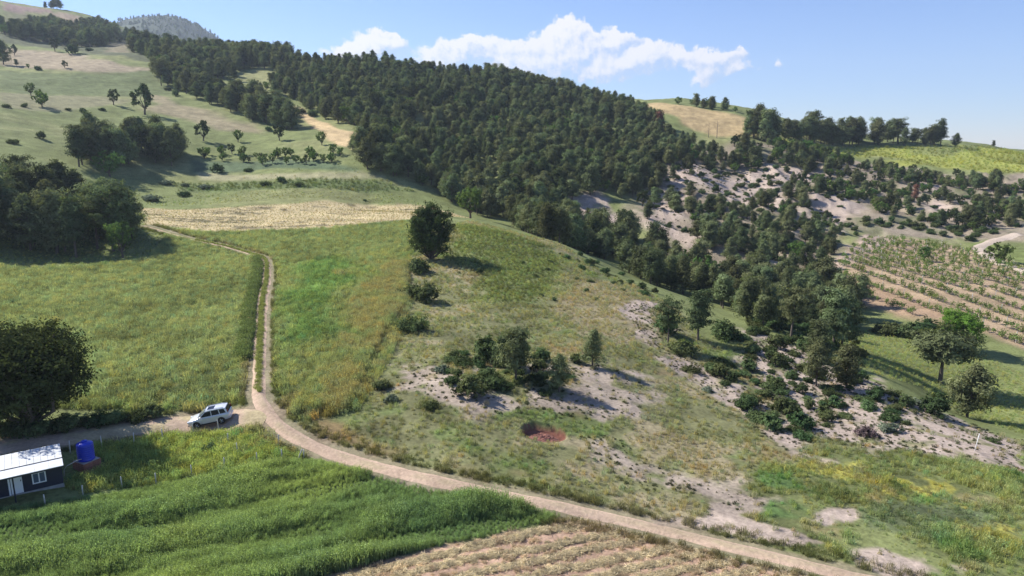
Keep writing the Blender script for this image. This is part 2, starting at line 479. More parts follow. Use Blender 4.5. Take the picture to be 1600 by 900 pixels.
M = {}
M['ground'] = ground_mat('ground_cover')
M['track'] = ground_mat('packed_earth', fine=3.5, contrast=0.35, bump=0.4)
M['bark'] = simple_mat('bark', (0.12, 0.095, 0.075), 0.95, noise=.35, nscale=5, bump=.5)
M['pine'] = leaf_mat('pine_needles', (0.130, 0.152, 0.074), .42, .07, .26)
M['oak'] = leaf_mat('oak_leaves', (0.070, 0.094, 0.038), .2, .04, .26)
M['bright'] = leaf_mat('fresh_leaves', (0.115, 0.180, 0.055), .22, .05, .34)
M['shrub'] = leaf_mat('shrub_leaves', (0.088, 0.120, 0.050), .30, .09, .24)
M['grey_leaf'] = leaf_mat('grey_leaves', (0.17, 0.20, 0.14), .15, .03, .2)
M['rust_leaf'] = leaf_mat('withered_needles', (0.20, 0.105, 0.075), .2, .03, .15)
M['vivid'] = leaf_mat('vivid_leaves', (0.135, 0.235, 0.045), .0, .0, .40)
M['vine'] = leaf_mat('vine_leaves', (0.15, 0.21, 0.06), .25, .05, .32)
M['grass'] = leaf_mat('grass_blades', (0.1, .13, .05), tint=True, translucent=0.42)

# ------------------------------------------------------------------ outlines of what covers the ground, traced on the land
Z_ = {}
def zone(name, *pts):
    Z_[name] = poly(*pts)
zone('crop', (-60,808),(0,800),(130,780),(250,759),(330,742),(420,724),(500,716),(560,727),(650,750),(750,772),(830,787),(886,801),(876,811),(760,838),(600,872),(490,902),(300,940),(-60,960))
zone('stubble', (495,903),(600,874),(760,841),(880,813),(912,812),(1000,836),(1080,856),(1150,876),(1230,893),(1300,915),(1340,940),(420,945))
zone('yard', (100,760),(135,690),(255,672),(345,664),(372,664),(420,676),(466,700),(480,714),(420,722),(330,740),(250,755),(130,770))
zone('meadow_left', (-80,420),(0,415),(230,405),(260,366),(300,375),(395,402),(404,420),(394,500),(385,570),(380,625),(330,640),(150,640),(-80,640))
zone('meadow_mid', (232,356),(330,363),(420,362),(560,352),(640,345),(700,345),(640,400),(640,480),(610,560),(560,640),(470,660),(432,610),(428,500),(436,420),(400,395),(300,370))
zone('lush', (445,420),(520,405),(570,430),(540,480),(500,530),(440,560),(435,470))
zone('gold_grass', (570,425),(634,412),(638,470),(600,520),(575,570),(545,640),(450,650),(470,625),(520,560),(545,490))
zone('rust_verge', (425,630),(445,650),(520,690),(640,720),(760,750),(760,738),(620,690),(520,650),(445,620))
zone('spur', (640,400),(730,345),(800,360),(880,382),(1000,450),(1040,470),(1100,530),(1240,560),(1600,690),(1600,760),(1300,740),(1200,760),(1150,840),(900,780),(650,720),(520,680),(560,640),(610,560),(640,480))
zone('spur_green', (700,350),(800,365),(860,385),(880,420),(840,470),(790,480),(730,440),(690,400))
zone('spur_dry', (860,470),(900,440),(1000,455),(1040,480),(1000,530),(930,520),(870,500))
zone('bare_mid', (610,590),(660,560),(720,575),(800,610),(870,585),(930,560),(1010,600),(1000,650),(900,655),(810,655),(700,630),(640,610))
zone('bare_strip', (975,478),(1020,475),(1050,540),(1140,590),(1230,640),(1290,690),(1240,715),(1150,655),(1060,590),(1010,545))
zone('bare_bank', (1160,515),(1230,530),(1300,560),(1400,610),(1500,655),(1605,690),(1610,738),(1480,712),(1350,700),(1250,690),(1200,620),(1150,560))
zone('bare_streak', (905,680),(960,680),(1030,730),(1110,765),(1210,780),(1170,800),(1060,780),(980,760),(930,720))
zone('bare_verge', (1130,800),(1240,830),(1300,850),(1220,862),(1130,838),(1040,815))
zone('bare_pan', (1315,858),(1370,850),(1440,868),(1500,885),(1480,900),(1400,902),(1330,885))
zone('bare_small', (1270,815),(1330,795),(1340,808),(1290,830))
zone('weeds', (1190,720),(1270,700),(1400,705),(1600,735),(1620,930),(1380,900),(1300,860),(1180,845),(1160,800))
zone('yellow_flowers', (1262,715),(1310,722),(1380,752),(1376,765),(1310,748),(1265,735))
zone('yellow_flowers2', (1400,760),(1480,752),(1520,766),(1480,778),(1410,775))
zone('yellow_flowers3', (1560,840),(1600,838),(1620,860),(1575,865))
zone('blue_green', (1350,800),(1420,780),(1520,790),(1540,825),(1450,835),(1370,825))
zone('valley_meadow', (1310,530),(1360,510),(1440,530),(1540,560),(1620,590),(1620,690),(1540,660),(1440,605),(1370,585),(1320,560))
zone('vineyard', (1305,405),(1350,372),(1420,374),(1500,386),(1620,420),(1620,552),(1560,530),(1480,500),(1400,492),(1335,470),(1300,440))
zone('vineyard_red', (1320,440),(1380,440),(1500,500),(1600,540),(1480,505),(1400,495),(1330,470))
zone('track_head', (1300,415),(1345,365),(1400,372),(1350,400),(1310,430))
zone('green_strip', (1400,372),(1500,378),(1545,400),(1620,415),(1620,395),(1545,380))
zone('far_bare', (1005,345),(1040,290),(1055,255),(1110,250),(1150,268),(1210,262),(1290,275),(1290,290),(1225,300),(1215,335),(1190,340),(1160,325),(1130,330),(1120,310),(1085,300),(1050,330),(1100,380),(1080,392),(1015,365))
zone('far_bare4', (1290,300),(1320,310),(1335,365),(1310,372),(1250,400),(1240,385),(1290,355))
zone('far_bare2', (1440,285),(1470,290),(1490,345),(1475,350),(1450,310))
zone('far_bare3', (890,318),(930,300),(960,330),(950,360),(910,350))
zone('far_scrub', (1000,240),(1140,222),(1260,238),(1400,258),(1620,275),(1620,380),(1480,372),(1345,366),(1250,440),(1190,470),(1050,410),(980,350))
zone('gold_top', (1003,160),(1060,163),(1150,182),(1178,192),(1170,214),(1120,216),(1080,200),(1040,180))
zone('yellow_field', (1205,222),(1330,227),(1450,226),(1540,229),(1620,236),(1620,272),(1500,264),(1420,258),(1380,244),(1260,238))
zone('green_top', (1440,226),(1560,230),(1500,246),(1420,240))
zone('strip_gold', (450,163),(475,170),(530,200),(582,216),(548,236),(520,224),(490,198))
zone('field_gold', (218,322),(400,320),(560,316),(660,318),(735,340),(640,342),(560,350),(420,360),(330,360),(225,350))
zone('field_dark', (236,327),(360,326),(420,333),(400,343),(330,348),(250,341))
zone('terrace_a', (300,252),(450,248),(560,262),(560,270),(420,266),(300,272))
zone('terrace_b', (310,272),(560,268),(600,275),(540,280),(310,284))
zone('terrace_c', (270,286),(600,280),(650,300),(600,300),(280,300))
zone('slope_tan', (0,70),(80,80),(160,92),(235,108),(232,116),(140,114),(60,108),(0,100))
zone('slope_green', (0,112),(110,118),(230,112),(300,150),(240,150),(120,142),(0,140))
zone('slope_dry', (240,150),(300,165),(420,200),(440,215),(330,205),(255,180))
zone('slope_mid', (0,142),(120,145),(230,155),(120,172),(0,165))
zone('top_purple', (0,2),(30,6),(90,16),(60,20),(0,16))
zone('top_tan', (70,20),(100,18),(155,34),(130,42),(80,36))
zone('top_green', (0,18),(60,22),(75,38),(40,42),(0,34))
zone('top_vines', (160,70),(205,66),(208,78),(165,80))
zone('far_wood_edge', (0,40),(110,36),(230,60),(232,100),(150,78),(0,60))
zone('pasture', (-60,410),(225,404),(260,366),(225,350),(225,318),(560,312),(660,318),(560,270),(545,235),(450,205),(300,150),(235,108),(-60,95))
zone('crest_gap', (810,143),(850,147),(850,152),(810,148))
zone('crest_gap2', (360,112),(410,108),(440,116),(400,132),(370,128))
PIT = at(850, 674)

TRACK_PX = [(228,352),(300,372),(350,383),(395,397),(414,405),(417,430),(410,470),(407,520),(405,570),(404,610),(411,636),(432,662),(470,688),(520,709),(600,733),(700,756),(800,777),(880,793),(960,811),(1050,832),(1150,857),(1250,881),(1350,905),(1500,940)]
FARM_PX = [(420,650),(385,652),(340,657),(270,662),(180,674),(90,687),(0,700),(-120,716)]
FAR_PX = [(1640,372),(1600,374),(1560,380),(1530,387),(1537,397),(1560,408),(1600,421),(1640,434)]
def resample(P, step):
    P = np.asarray(P, float)
    # Catmull-Rom through the points, then even spacing
    Q = np.concatenate([[2 * P[0] - P[1]], P, [2 * P[-1] - P[-2]]]); out = []
    for i in range(1, len(Q) - 2):
        t = np.linspace(0, 1, 24, endpoint=False)[:, None]
        p0, p1, p2, p3 = Q[i-1], Q[i], Q[i+1], Q[i+2]
        out.append(0.5 * (2*p1 + (p2-p0)*t + (2*p0-5*p1+4*p2-p3)*t**2 + (3*p1-p0-3*p2+p3)*t**3))
    out = np.concatenate(out + [P[-1:]])
    s = np.concatenate([[0], np.cumsum(np.linalg.norm(np.diff(out, axis=0), axis=1))])
    g = np.arange(0, s[-1], step)
    return np.stack([np.interp(g, s, out[:, k]) for k in range(2)], 1)
TRACK = resample(poly(*TRACK_PX), 0.35)
FARM = resample(poly(*FARM_PX), 0.35)
FARTRACK = resample(poly(*FAR_PX), 0.8)

# ------------------------------------------------------------------ surface relief
def in_zone(name, x, y, soft=1.0, wob=0.0, scale=3.0, seed=1):
    P = Z_[name]
    x = np.asarray(x, float); y = np.asarray(y, float)
    out = np.zeros(x.shape)
    lo = P.min(0) - 3 * (soft + wob) - 2; hi = P.max(0) + 3 * (soft + wob) + 2
    k = (x > lo[0]) & (x < hi[0]) & (y > lo[1]) & (y < hi[1])
    if k.any():
        d = inside_dist(P, x[k], y[k])
        if wob: d = d + wob * fbm(x[k], y[k], scale, 4, seed)
        out[k] = smooth(-soft, soft, d)
    return out

def bareness(x, y):
    b = np.zeros(np.shape(x))
    for nm, s, w in (('bare_mid', 3.5, 5.0), ('bare_strip', 2.2, 3.5), ('bare_bank', 2.2, 4.0), ('bare_streak', 2.4, 3.2), ('bare_verge', .6, 1.2), ('bare_pan', 1.0, 1.6), ('bare_small', .7, 1.2)):
        b = np.maximum(b, in_zone(nm, x, y, s, w, 4.0, 31))
    for nm in ('far_bare', 'far_bare2', 'far_bare3', 'far_bare4'):
        b = np.maximum(b, in_zone(nm, x, y, 3, 9, 18, 37))
    return b

def height(x, y):
    x = np.asarray(x, float); y = np.asarray(y, float)
    z = base_height(x, y)
    r = np.hypot(x, y)
    flat = np.exp(-(np.minimum(line_dist(TRACK[::10], x, y), line_dist(FARM[::10], x, y)) / 3.0) ** 2) if x.size else 0
    flat = np.maximum(flat, in_zone('yard', x, y, 3))
    amp = np.clip(r / 200.0, 0.25, 3.0) * (1 - flat)
    z = z + amp * 0.32 * fbm(x, y, 14.0, 4, 3) + np.clip(r / 300, .2, 3) * 0.9 * fbm(x, y, 70.0, 3, 8) * smooth(60, 200, r)
    # erosion rills on bare ground
    b = bareness(x, y)
    rill = np.abs(fbm(x + .35 * y, .45 * y - .2 * x, 4.5, 3, 21))
    z = z + b * (0.34 - np.minimum(rill, .6)) * np.clip(r / 90, .5, 2.2) * 0.42 * (1 - flat)
    # spurs and gullies running down the eroded slope across the valley
    es = in_zone('far_scrub', x, y, 14)
    gul = np.abs(fbm(x * .9 + y * .35, y * .35 - x * .1, 17.0, 3, 29))
    z = z + es * (.42 - np.minimum(gul, .8)) * 5.0
    # the dug-out pit
    dx = x - PIT[0]; dy = y - PIT[1]
    q = (dx / 2.1) ** 2 + (dy / 1.9) ** 2
    z = z - 0.75 * smooth(1.15, 0.75, q) * smooth(-3.2, 0.8, dy)
    z = z + 30.0 * smooth(900, 2400, r) * fbm(x, y, 260.0, 4, 77) * (r < 5000)
    return z

# ------------------------------------------------------------------ colours of the ground cover
def cover(x, y):
    x = np.asarray(x, float); y = np.asarray(y, float)
    r = np.hypot(x, y)
    n1 = fbm(x, y, 9.0, 4, 5); n2 = fbm(x, y, 2.2, 4, 9); n3 = fbm(x, y, 45.0, 3, 15)
    C = np.zeros(x.shape + (3,)); C[:] = (0.165, 0.188, 0.072)
    def mixin(w, col, v=0.0, noise=None):
        nonlocal C
        w = np.clip(w, 0, 1)[..., None]
        c = np.array(col) * (1 + v * (n2 if noise is None else noise))[..., None]
        C = C * (1 - w) + c * w
    def paint(nm, col, soft=1.0, wob=1.0, scale=4.0, v=0.2, noise=None, k=1.0, seed=2):
        mixin(k * in_zone(nm, x, y, soft, wob, scale, seed), col, v, noise)
    C *= (1 + .18 * n1 + .12 * n2)[..., None]
    # upper left hillside
    dry = smooth(0.0, .7, n3 + .4 * n1)
    mixin(dry * .55 * smooth(150, 240, r), (0.235, 0.228, 0.105), .2)
    paint('slope_tan', (0.30, 0.245, 0.165), 4, 8, 30, .2); paint('slope_green', (0.13, 0.155, 0.066), 4, 8, 30)
    paint('slope_dry', (0.27, 0.23, 0.14), 4, 8, 25); paint('slope_mid', (0.21, 0.20, 0.11), 4, 6, 20)
    paint('top_purple', (0.24, 0.165, 0.14), 3, 5, 40); paint('top_tan', (0.30, 0.23, 0.16), 3, 5, 30); paint('top_green', (0.155, 0.155, 0.075), 4, 6, 30)
    paint('far_wood_edge', (0.10, 0.11, 0.06), 5, 20, 40, .3); paint('top_vines', (0.22, .19, .12), 3, 4, 20)
    paint('strip_gold', (0.42, 0.315, 0.175), 1.5, 2, 15, .25, fbm(x * .35 + y * .2, y * .1, 1.2, 3, 4))
    paint('field_gold', (0.43, 0.35, 0.20), 1.0, 2.0, 10, .22)
    row = fbm(x * .12, y, 1.6, 3, 44)
    mixin(in_zone('field_dark', x, y, 2, 4, 8, 3) * smooth(.0, .35, row + .3 * n2), (0.14, 0.125, 0.07), .3)
    mixin(in_zone('field_gold', x, y, 1) * smooth(.42, .6, row), (0.2, 0.17, 0.10), .3)
    paint('terrace_a', (0.10, 0.135, 0.07), 1.5, 1.5, 12); paint('terrace_b', (0.30, 0.28, 0.16), 1.5, 1.5, 12); paint('terrace_c', (0.125, 0.155, 0.06), 1.5, 1.5, 12)
    # meadows
    paint('meadow_left', (0.135, 0.150, 0.075), 1.5, 1.5, 6, .28, n1 + .6 * n2)
    paint('meadow_mid', (0.135, 0.150, 0.072), 1.5, 1.5, 6, .25, n1 + .5 * n2)
    paint('lush', (0.090, 0.130, 0.050), 3, 5, 9, .3, n1)
    paint('gold_grass', (0.235, 0.205, 0.095), 2.5, 6.0, 3.0, .25, k=.95)
    paint('rust_verge', (0.21, 0.14, 0.075), .8, 1.6, 3, .25, k=.8)
    # the spur: thin dry grass on grey-pink soil
    sp = in_zone('spur', x, y, 2, 2, 8)
    mixin(sp, (0.165, 0.165, 0.080), .25, n1 + n2)
    mixin(sp * smooth(.05, .5, n1 * .7 + n2 * .5), (0.24, 0.205, 0.125), .2)
    mixin(sp * smooth(.25, .7, fbm(x, y, 5, 4, 61)), (0.12, 0.145, 0.055), .2)
    mixin(sp * .6 * smooth(.55, .95, fbm(x, y, 7, 4, 66)), (0.24, 0.17, 0.095), .2)
    paint('spur_green', (0.145, 0.165, 0.062), 3, 5, 8); paint('spur_dry', (0.25, 0.205, 0.125), 3, 5, 5, k=.7)
    mixin(in_zone('yard', x, y, 1, .6, 3), (0.15, 0.175, 0.058), .25, n1)
    w = in_zone('weeds', x, y, 1.5, 2.5, 5)
    mixin(w, (0.135, 0.15, 0.06), .3, n1 + n2)
    mixin(w * .6 * smooth(.4, .8, fbm(x, y, 4, 4, 71)), (0.23, 0.185, 0.095), .25)
    mixin(w * smooth(.2, .7, fbm(x, y, 6, 4, 75)), (0.085, 0.135, 0.045), .25)
    paint('blue_green', (0.10, 0.125, 0.068), 1, 2.5, 4, .3, k=.7)
    for nm in ('yellow_flowers', 'yellow_flowers2', 'yellow_flowers3'):
        paint(nm, (0.34, 0.315, 0.07), .8, 2.6, 1.6, .3, k=.8)
    # far side
    fs = in_zone('far_scrub', x, y, 6, 10, 20)
    mixin(fs, (0.26, 0.215, 0.16), .2, n1 + n2)
    mixin(fs * .85 * smooth(.15, .6, fbm(x, y, 11, 4, 81)), (0.135, 0.14, 0.072), .2)
    mixin(in_zone('valley_meadow', x, y, 2, 2, 8), (0.165, 0.185, 0.068), .15, n1)
    b = bareness(x, y)
    near = r < 190
    bn = np.where(near, b * smooth(-.45, .3, fbm(x, y, 2.0, 4, 51) * .9 + 1.1 * (b - .62)), b * smooth(-.6, .0, fbm(x, y, 9, 4, 52) + (b - .5)))
    mixin(bn, (0.36, 0.29, 0.24), .14)
    mixin(bn * .8 * np.maximum(in_zone('bare_mid', x, y, 4), in_zone('bare_streak', x, y, 3)), (0.29, 0.24, 0.19), .2)
    mixin(bn * smooth(.1, .6, n1) * (~near), (0.40, 0.315, 0.262), .12)
    paint('gold_top', (0.38, 0.285, 0.15), 4, 8, 20, .22); paint('yellow_field', (0.27, 0.285, 0.07), 4, 8, 20, .3, fbm(x, y * .5, 16, 4, 91)); paint('green_top', (0.15, 0.17, 0.07), 4, 8, 16, k=.7)
    paint('vineyard', (0.325, 0.24, 0.16), 1.5, 2, 8, .2, n1); paint('vineyard_red', (0.31, 0.205, 0.135), 3, 5, 9, .2, k=.6)
    paint('track_head', (0.36, 0.275, 0.22), 1.5, 2, 6); paint('green_strip', (0.15, 0.18, 0.06), 1.5, 2, 6)
    paint('crest_gap', (0.30, 0.27, 0.14), 3, 4, 20); paint('crest_gap2', (0.24, 0.24, 0.11), 3, 4, 20)
    # fields in front
    mixin(in_zone('crop', x, y, .5, .3, 2), (0.075, 0.105, 0.04), .3)
    mixin(in_zone('stubble', x, y, .5, .5, 2), (0.38, 0.255, 0.18), .25)
    # the bank and verge beside the track
    d = line_dist(TRACK[::4], x, y)
    mixin(.7 * smooth(1.9 + .6 * n2, 1.2 + .6 * n2, d), (0.25, 0.20, 0.145), .2)
    d = line_dist(FARM[::4], x, y)
    mixin(.9 * smooth(2.8 + .7 * n2, 1.8 + .7 * n2, d), (0.24, 0.19, 0.13), .2)
    q = ((x - PIT[0]) / 2.1) ** 2 + ((y - PIT[1]) / 1.9) ** 2
    mixin(smooth(1.1, .9, q + .15 * n2), (0.16, 0.07, 0.052), .3)
    far = smooth(1200, 2000, r)
    mixin(far, (0.050, 0.062, 0.036), .5, n3 + n1)
    return np.clip(C, 0.012, 0.75)

# ------------------------------------------------------------------ ground sheet
def build_ground():
    th = np.concatenate([np.linspace(-math.pi, -R(44), 40, endpoint=False), np.linspace(-R(44), R(44), 860), np.linspace(R(44), math.pi, 40, endpoint=False)[1:]])
    lr = np.concatenate([np.linspace(math.log(2.0), math.log(34), 14, endpoint=False), np.arange(math.log(34), math.log(150), 0.0052),
                         np.arange(math.log(150), math.log(620), 0.0085), np.arange(math.log(620), math.log(3200), 0.02), np.linspace(math.log(3260), math.log(4600), 8)])
    rr = np.exp(lr); nt, nr = len(th), len(rr)
    X = rr[:, None] * np.sin(th)[None]; Y = rr[:, None] * np.cos(th)[None]
    x, y = X.ravel(), Y.ravel()
    z = height(x, y)
    V = np.stack([x, y, z], 1)
    i = np.arange(nr - 1)[:, None] * nt; j = np.arange(nt)[None]; j2 = (j + 1) % nt
    F = np.stack([(i + j).ravel(), (i + j2).ravel(), (i + nt + j2).ravel(), (i + nt + j).ravel()], 1)[:, ::-1]
    V = np.concatenate([V, [[0, 0, z[:nt].mean()]]])
    T = np.stack([np.arange(nt), np.full(nt, nt * nr), (np.arange(nt) + 1) % nt], 1)[:, ::-1]
    C = np.concatenate([cover(x, y), [[.1, .12, .05]]])
    me = mesh_np('ground', V, [F, T], [M['ground']], {'albedo': ('POINT', 'FLOAT_COLOR', C)}, True)
    return tag(link(bpy.data.objects.new('ground', me)), 'rolling farmland of meadows, stubble and bare slopes rising to hills', 'ground', kind='structure')
build_ground()

def ribbon(name, L, half, label, col_fn, lift=0.16):
    d = np.gradient(L, axis=0); d /= np.linalg.norm(d, axis=1, keepdims=True)
    nrm = np.stack([d[:, 1], -d[:, 0]], 1)
    us = np.linspace(-1, 1, 17)
    s = np.arange(len(L))
    rows = []
    for u in us:
        h = half(s) if callable(half) else half
        edge = 1 + .16 * fbm(s * .35 + 50 * (u > 0), s * 0, 3.0, 3, 6) * (abs(u) > .6)
        p = L + nrm * (u * h * edge)[:, None]
        z = height(p[:, 0], p[:, 1]) + lift * (1 - (abs(u)) ** 3 * 2.2)
        rut = np.exp(-((abs(u) - .52) / .2) ** 2)
        z = z - .05 * rut + .02 * fbm(p[:, 0], p[:, 1], .8, 3, 12)
        rows.append(np.stack([p[:, 0], p[:, 1], z, np.full(len(L), u)], 1))
    A = np.stack(rows, 1)
    n, k = A.shape[:2]
    V = A[..., :3].reshape(-1, 3)
    i = np.arange(n - 1)[:, None] * k; j = np.arange(k - 1)[None]
    F = np.stack([(i + j).ravel(), (i + j + 1).ravel(), (i + k + j + 1).ravel(), (i + k + j).ravel()], 1)
    C = col_fn(V[:, 0], V[:, 1], A[..., 3].ravel(), np.repeat(np.arange(n) / n, k))
    me = mesh_np(name, V, F[:, ::-1], [M['track']], {'albedo': ('POINT', 'FLOAT_COLOR', C)}, True)
    if me.polygons[0].normal.z < 0: me.flip_normals()
    return tag(link(bpy.data.objects.new(name, me)), label, 'track', kind='structure')

def track_cols(x, y, u, s):
    n = fbm(x, y, 1.3, 4, 23); n2 = fbm(x, y, 5, 3, 24)
    dirt = np.array([0.45, 0.33, 0.245])[None] * (1 + .15 * n + .1 * n2)[:, None]
    grass = np.array([0.15, 0.16, 0.065])[None] * (1 + .3 * n)[:, None]
    rut = np.exp(-((np.abs(u) - .55) / .21) ** 2)
    strip_w = smooth(.66, .56, s)                      # the middle strip is grassy on the upper part and fades out lower down
    w = np.clip((1 - rut) * (strip_w * 1.0 + .16) + .35 * n * (1 - rut), 0, 1) * smooth(.75, .4, np.abs(u))
    w = np.maximum(w, smooth(.78, .98, np.abs(u) + .12 * n) * .8)
    return dirt * (1 - w[:, None]) + grass * w[:, None]

def farm_cols(x, y, u, s):
    n = fbm(x, y, 1.1, 4, 27); n2 = fbm(x, y, 3, 3, 28)
    dirt = np.array([0.40, 0.30, 0.22])[None] * (1 + .2 * n)[:, None]
    straw = np.array([0.36, 0.31, 0.17])[None] * (1 + .2 * n)[:, None]
    w = np.clip(smooth(.05, .5, n2 + .3 * n) * .7 + smooth(.7, 1, np.abs(u)) * .6, 0, 1)
    return dirt * (1 - w[:, None]) + straw * w[:, None]

nT = len(TRACK)
ribbon('dirt_track', TRACK, lambda s: np.interp(s / nT, [0, .3, .42, .62, .7, 1], [.5, .85, 1.1, 1.0, .95, 1.1]), 'winding pale dirt track with two wheel ruts', track_cols)
ribbon('farm_road', FARM, 1.9, 'wide earth farm road strewn with dry straw leading to the hut', farm_cols, 0.14)
ribbon('gravel_track', FARTRACK, 2.6, 'pale hairpin earth track beside the vineyard', lambda x, y, u, s: np.array([0.42, 0.345, 0.28])[None] * (1 + .12 * fbm(x, y, 3, 3, 3))[:, None], 0.25)

# ------------------------------------------------------------------ plant shapes
class Leaves:
    def __init__(self, seed):
        self.g = np.random.default_rng(seed); self.V = []; self.T = []; self.F = []; self.n = 0
    def tris(self, c, rad, n, length, width, flat=1.0, lift=0.25, tone=1.0, outw=None, spray=0.4):
        """needle sprays: most lie across the outward direction of the clump and tree, some stick out of it"""
        g = self.g
        d = g.normal(size=(n, 3)); d[:, 2] = d[:, 2] * flat + lift; d /= np.linalg.norm(d, axis=1, keepdims=True) + 1e-9
        p = np.asarray(c) + d * (rad * g.uniform(.25, 1, (n, 1)) ** .6) * np.array([1, 1, flat ** .5])
        nr = d * .8 + np.array([0, 0, .25]) + g.normal(size=(n, 3)) * .38
        if outw is not None: nr = nr + np.asarray(outw) * .9
        nr /= np.linalg.norm(nr, axis=1, keepdims=True)
        a = np.cross(nr, g.normal(size=(n, 3)))
        k = g.uniform(size=n) < spray; a[k] = (d + g.normal(size=(n, 3)) * .35)[k]
        a /= np.linalg.norm(a, axis=1, keepdims=True) + 1e-9
        b = np.cross(a, nr); b[k] = np.cross(a, g.normal(size=(n, 3)))[k]; b /= np.linalg.norm(b, axis=1, keepdims=True) + 1e-9
        L = length * g.uniform(.6, 1.3, (n, 1)); W = width * g.uniform(.7, 1.3, (n, 1)) * np.where(k, .8, 1.5)[:, None]
        V = np.stack([p - b * W / 2 - a * L * .4, p + b * W / 2 - a * L * .4, p + a * L * .6], 1).reshape(-1, 3)
        t = np.repeat(tone * g.uniform(.8, 1.2, n), 3)
        self._add(V, np.stack([t, t, t], 1), np.arange(3 * n).reshape(-1, 3))
    def quads(self, p, size, tone, outw=None):
        """one leaf (a bent diamond) at each point, facing more or less outward when a direction is given"""
        g = self.g; n = len(p)
        if outw is None:
            a = g.normal(size=(n, 3)); a /= np.linalg.norm(a, axis=1, keepdims=True)
            b = np.cross(a, g.normal(size=(n, 3)))
        else:
            nr = outw + g.normal(size=(n, 3)) * .5; nr /= np.linalg.norm(nr, axis=1, keepdims=True) + 1e-9
            a = np.cross(nr, g.normal(size=(n, 3))); a /= np.linalg.norm(a, axis=1, keepdims=True) + 1e-9
            b = np.cross(nr, a)
        b /= np.linalg.norm(b, axis=1, keepdims=True) + 1e-9
        s = size * g.uniform(.6, 1.3, (n, 1))
        V = np.stack([p - a * s, p + b * s * .55, p + a * s, p - b * s * .55], 1).reshape(-1, 3)
        t = np.repeat(tone * g.uniform(.78, 1.22, n), 4)
        k = np.arange(n)[:, None] * 4
        self._add(V, np.stack([t, t, t], 1), np.concatenate([k + [[0, 1, 2]], k + [[0, 2, 3]]]))
    def _add(self, V, T, F):
        self.V.append(V); self.T.append(T); self.F.append(F + self.n); self.n += len(V)
    def arrays(self):
        return np.concatenate(self.V), np.concatenate(self.F), np.concatenate(self.T)

def crown_mesh(name, lv, m):
    V, F, T = lv.arrays()
    return mesh_np(name, V, F, [m], {'tone': ('POINT', 'FLOAT_COLOR', T)})

def trunk_arrays(tubes, n=6):
    mb = MB()
    for pts, rad in tubes: mb.tube(pts, rad, n, 0, False)
    return mb

def make_pine(seed, h=10.0, cr=2.6, start=0.22, shape='round', flat=.75, dens=1.0, m='pine', lean=.25, dead=0.0, thick=1.0):
    g = np.random.default_rng(seed); lv = Leaves(seed + 1); tubes = []
    bx, by = g.normal(size=2) * lean
    top = h * .96
    def axis(z): 
        t = z / h
        return np.array([bx * t * t + .12 * math.sin(t * 5 + seed), by * t * t + .1 * math.cos(t * 4 + seed), z])
    zs = np.linspace(-.4, top, 8)
    r0 = (h * .020 + .05) * thick
    tubes.append(([axis(z) for z in zs], [r0 * (1 - .85 * max(0, z) / h) for z in zs]))
    nb = int(34 * dens)
    for k in range(nb):
        t = (k + .5 * g.uniform()) / nb
        z = h * (start + (1 - start) * t * .97)
        if shape == 'round': prof = math.sin(math.pi * min(1, .18 + .86 * t)) ** .7 * (1 - .25 * t)
        elif shape == 'cone': prof = (1 - t) ** .8 * .95 + .1
        elif shape == 'umbrella': prof = .55 + .45 * math.sin(math.pi * min(1, t * .9)) if t < .95 else .4
        else: prof = (.55 + .45 * g.uniform()) * (1 - .55 * t)
        rr = cr * prof * g.uniform(.72, 1.12)
        ang = k * 2.399 + g.normal() * .35
        d = np.array([math.cos(ang), math.sin(ang), 0])
        a = axis(z); b = a + d * rr + np.array([0, 0, rr * g.uniform(.05, .38) + h * .015])
        tubes.append(([a, a * .45 + b * .55 - np.array([0, 0, .04 * rr]), b], [r0 * .34 * (1 - .6 * t), r0 * .22, r0 * .08]))
        tone = g.uniform(.72, 1.28)
        for f in ((.45, 1.0) if rr < .45 * cr else (.4, .72, 1.0)):
            if g.uniform() < dead: continue
            c = a * (1 - f) + b * f + g.normal(size=3) * .12 * cr * .5
            R_ = cr * (.20 + .13 * f) * g.uniform(.85, 1.2)
            ow = np.array([d[0], d[1], .15 + .7 * t]) * f
            lv.tris(c, R_, int(46), .17 * cr, .055 * cr, flat, .30, tone * g.uniform(.9, 1.1), ow)
    lv.tris(axis(h), cr * .24, 40, .17 * cr, .05 * cr, 1.0, .5, 1.1)
    return trunk_arrays(tubes), crown_mesh('crown', lv, M[m])

